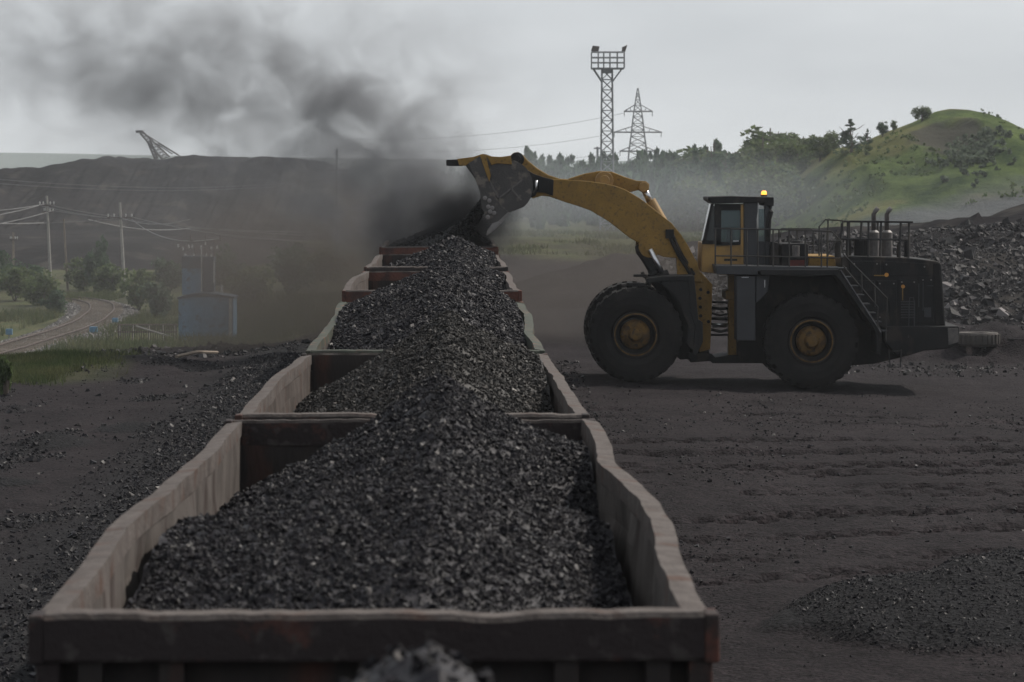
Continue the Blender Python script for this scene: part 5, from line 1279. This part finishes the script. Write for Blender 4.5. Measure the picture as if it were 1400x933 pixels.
def cloudmat(name, blobs, color, nscale, thr, gain, aniso=.0, stretch=(1, 1, 1), step=1.0, detail=5, base=0.0):
    """density = (soft sum of ellipsoids) x (fractal noise), in the place's own metres"""
    m = bpy.data.materials.new(name); m.use_nodes = True; n = m.node_tree.nodes; l = m.node_tree.links; n.clear()
    ou = n.new('ShaderNodeOutputMaterial'); pv = n.new('ShaderNodeVolumePrincipled'); l.new(pv.outputs[0], ou.inputs['Volume'])
    pv.inputs['Color'].default_value = (*color, 1); pv.inputs['Anisotropy'].default_value = aniso
    tc = n.new('ShaderNodeTexCoord'); total = None
    def mth(op, a, b_=None, c=None):
        q = n.new('ShaderNodeMath'); q.operation = op
        for i, v in enumerate((a, b_, c)):
            if v is None: continue
            if isinstance(v, (int, float)): q.inputs[i].default_value = v
            else: l.new(v, q.inputs[i])
        return q.outputs[0]
    for (cx, cy, cz, rx, ry, rz, w) in blobs:
        s = n.new('ShaderNodeVectorMath'); s.operation = 'SUBTRACT'; s.inputs[1].default_value = (cx, cy, cz); l.new(tc.outputs['Object'], s.inputs[0])
        d_ = n.new('ShaderNodeVectorMath'); d_.operation = 'DIVIDE'; d_.inputs[1].default_value = (rx, ry, rz); l.new(s.outputs[0], d_.inputs[0])
        q = n.new('ShaderNodeVectorMath'); q.operation = 'DOT_PRODUCT'; l.new(d_.outputs[0], q.inputs[0]); l.new(d_.outputs[0], q.inputs[1])
        v = mth('SUBTRACT', 1.0, q.outputs['Value']); v = mth('MAXIMUM', v, 0.0); v = mth('MULTIPLY', v, w)
        total = v if total is None else mth('ADD', total, v)
    mp = n.new('ShaderNodeMapping'); mp.inputs['Scale'].default_value = stretch; l.new(tc.outputs['Object'], mp.inputs[0])
    t = n.new('ShaderNodeTexNoise'); t.inputs['Scale'].default_value = nscale; t.inputs['Detail'].default_value = detail; t.inputs['Roughness'].default_value = .6; t.inputs['Distortion'].default_value = .4
    l.new(mp.outputs[0], t.inputs['Vector'])
    nn = mth('SUBTRACT', t.outputs['Fac'], thr); nn = mth('MULTIPLY', nn, 1 / (1 - thr) * 1.8); nn = mth('MAXIMUM', nn, 0.0); nn = mth('ADD', nn, base)
    den = mth('MULTIPLY', total, nn); den = mth('MULTIPLY', den, gain)
    l.new(den, pv.inputs['Density'])
    m.cycles.volume_step_rate = step
    return m
def bl_(px, py, rx, ry, w, d=96, dr=5): p = W(px, py, d); k = d / F; return (p.x, p.y, p.z, rx * k, dr, ry * k, w)
plume = [bl_(475, 142, 75, 48, 4.4, 96, 3), bl_(385, 112, 100, 60, 1.6, 96, 3), bl_(320, 60, 130, 70, 1.1, 96, 3), bl_(280, 130, 110, 80, 1.0, 96, 3), bl_(190, 122, 110, 80, 1.1, 96, 3), bl_(310, 190, 50, 60, 1.0, 96, 3), bl_(600, 150, 70, 70, .8, 96, 3),
         bl_(565, 225, 110, 110, 2.0, 96, 3), bl_(590, 300, 120, 120, 3.4, 95, 3), bl_(500, 250, 140, 110, 2.2, 96, 3), bl_(420, 200, 130, 110, 1.0, 96, 3), bl_(100, 60, 220, 130, 1.1, 96, 3), bl_(350, 120, 440, 190, 1.2, 96, 3)]
pm = cloudmat('coal_smoke', plume, (.31, .32, .34), .75, .38, .20, .1, (1, .22, 1.15), .16, 7, .26)
m = volbox('smoke', (-19, 91.9, -.5), (1.9, 99.1, 12.5)); o = m.build('coal_dust_plume', pm); tag(o, 'black coal dust plume blowing up and left from the bucket', 'dust plume', kind='stuff')
low = [bl_(420, 420, 220, 200, 1.5, 108, 9), bl_(520, 360, 150, 180, 1.6, 108, 9), bl_(330, 430, 170, 150, .8, 108, 9), bl_(780, 420, 210, 130, 1.1, 108, 9), bl_(900, 360, 170, 110, .5, 108, 9), bl_(480, 300, 200, 130, .7, 108, 9), bl_(700, 280, 110, 60, .5, 108, 9)]
lm = cloudmat('brown_dust', low, (.15, .135, .125), .3, .3, .085, .1, (1, .3, 1), .35, 5, .3)
m = volbox('dust', (-19, 102, -3.6), (11, 117, 8.5)); o = m.build('low_dust_cloud', lm); tag(o, 'brown dust hanging low behind the train and under the boom', 'dust cloud', kind='stuff')
# dark dust pouring from the bucket
pour = [bl_(600, 335, 120, 90, .7, 89, 2.6), bl_(640, 320, 60, 70, 1.3, 88.5, 2.4), bl_(690, 300, 26, 44, .5, 88.5, 2.2), bl_(570, 300, 80, 90, .35, 89, 2.6), bl_(645, 262, 26, 50, .4, 88.5, 2.2)]
qm = cloudmat('pouring_dust', pour, (.06, .06, .065), 1.1, .3, 1.2, .0, (1, .4, .7), .35, 6, .12)
m = volbox('pour', (-5.2, 86.0, 3.0), (.45, 90.15, 7.2)); o = m.build('pouring_coal_dust', qm); tag(o, 'dense black dust under the tipped bucket', 'dust', kind='stuff')

fard = [bl_(760, 270, 330, 75, 1.0, 310, 50), bl_(600, 260, 260, 90, .8, 310, 50), bl_(980, 265, 230, 70, .9, 310, 50), bl_(1220, 295, 330, 80, .22, 310, 50)]
fm = cloudmat('pale_dust', fard, (.60, .65, .70), .05, .25, .0044, .1, (1, .6, 1), 1.0, 3, .4)
m = volbox('far_dust', (-26, 258, -3.9), (62, 343, 11.5)); o = m.build('pale_dust_drift', fm); tag(o, 'pale dust drifting before the far wood', 'dust cloud', kind='stuff')

vd = [bl_(140, 380, 330, 190, 1.0, 137, 12), bl_(330, 330, 300, 160, .7, 137, 12)]
vm = cloudmat('valley_dust_air', vd, (.24, .235, .235), .08, .2, .009, .1, (1, .6, 1), 1.0, 3, .5)
m = volbox('valley', (-34, 125, -4.2), (-2, 149, 6.5)); o = m.build('valley_dust', vm); tag(o, 'thin grey dust veiling the blue kiosk and the track curve', 'dust cloud', kind='stuff')
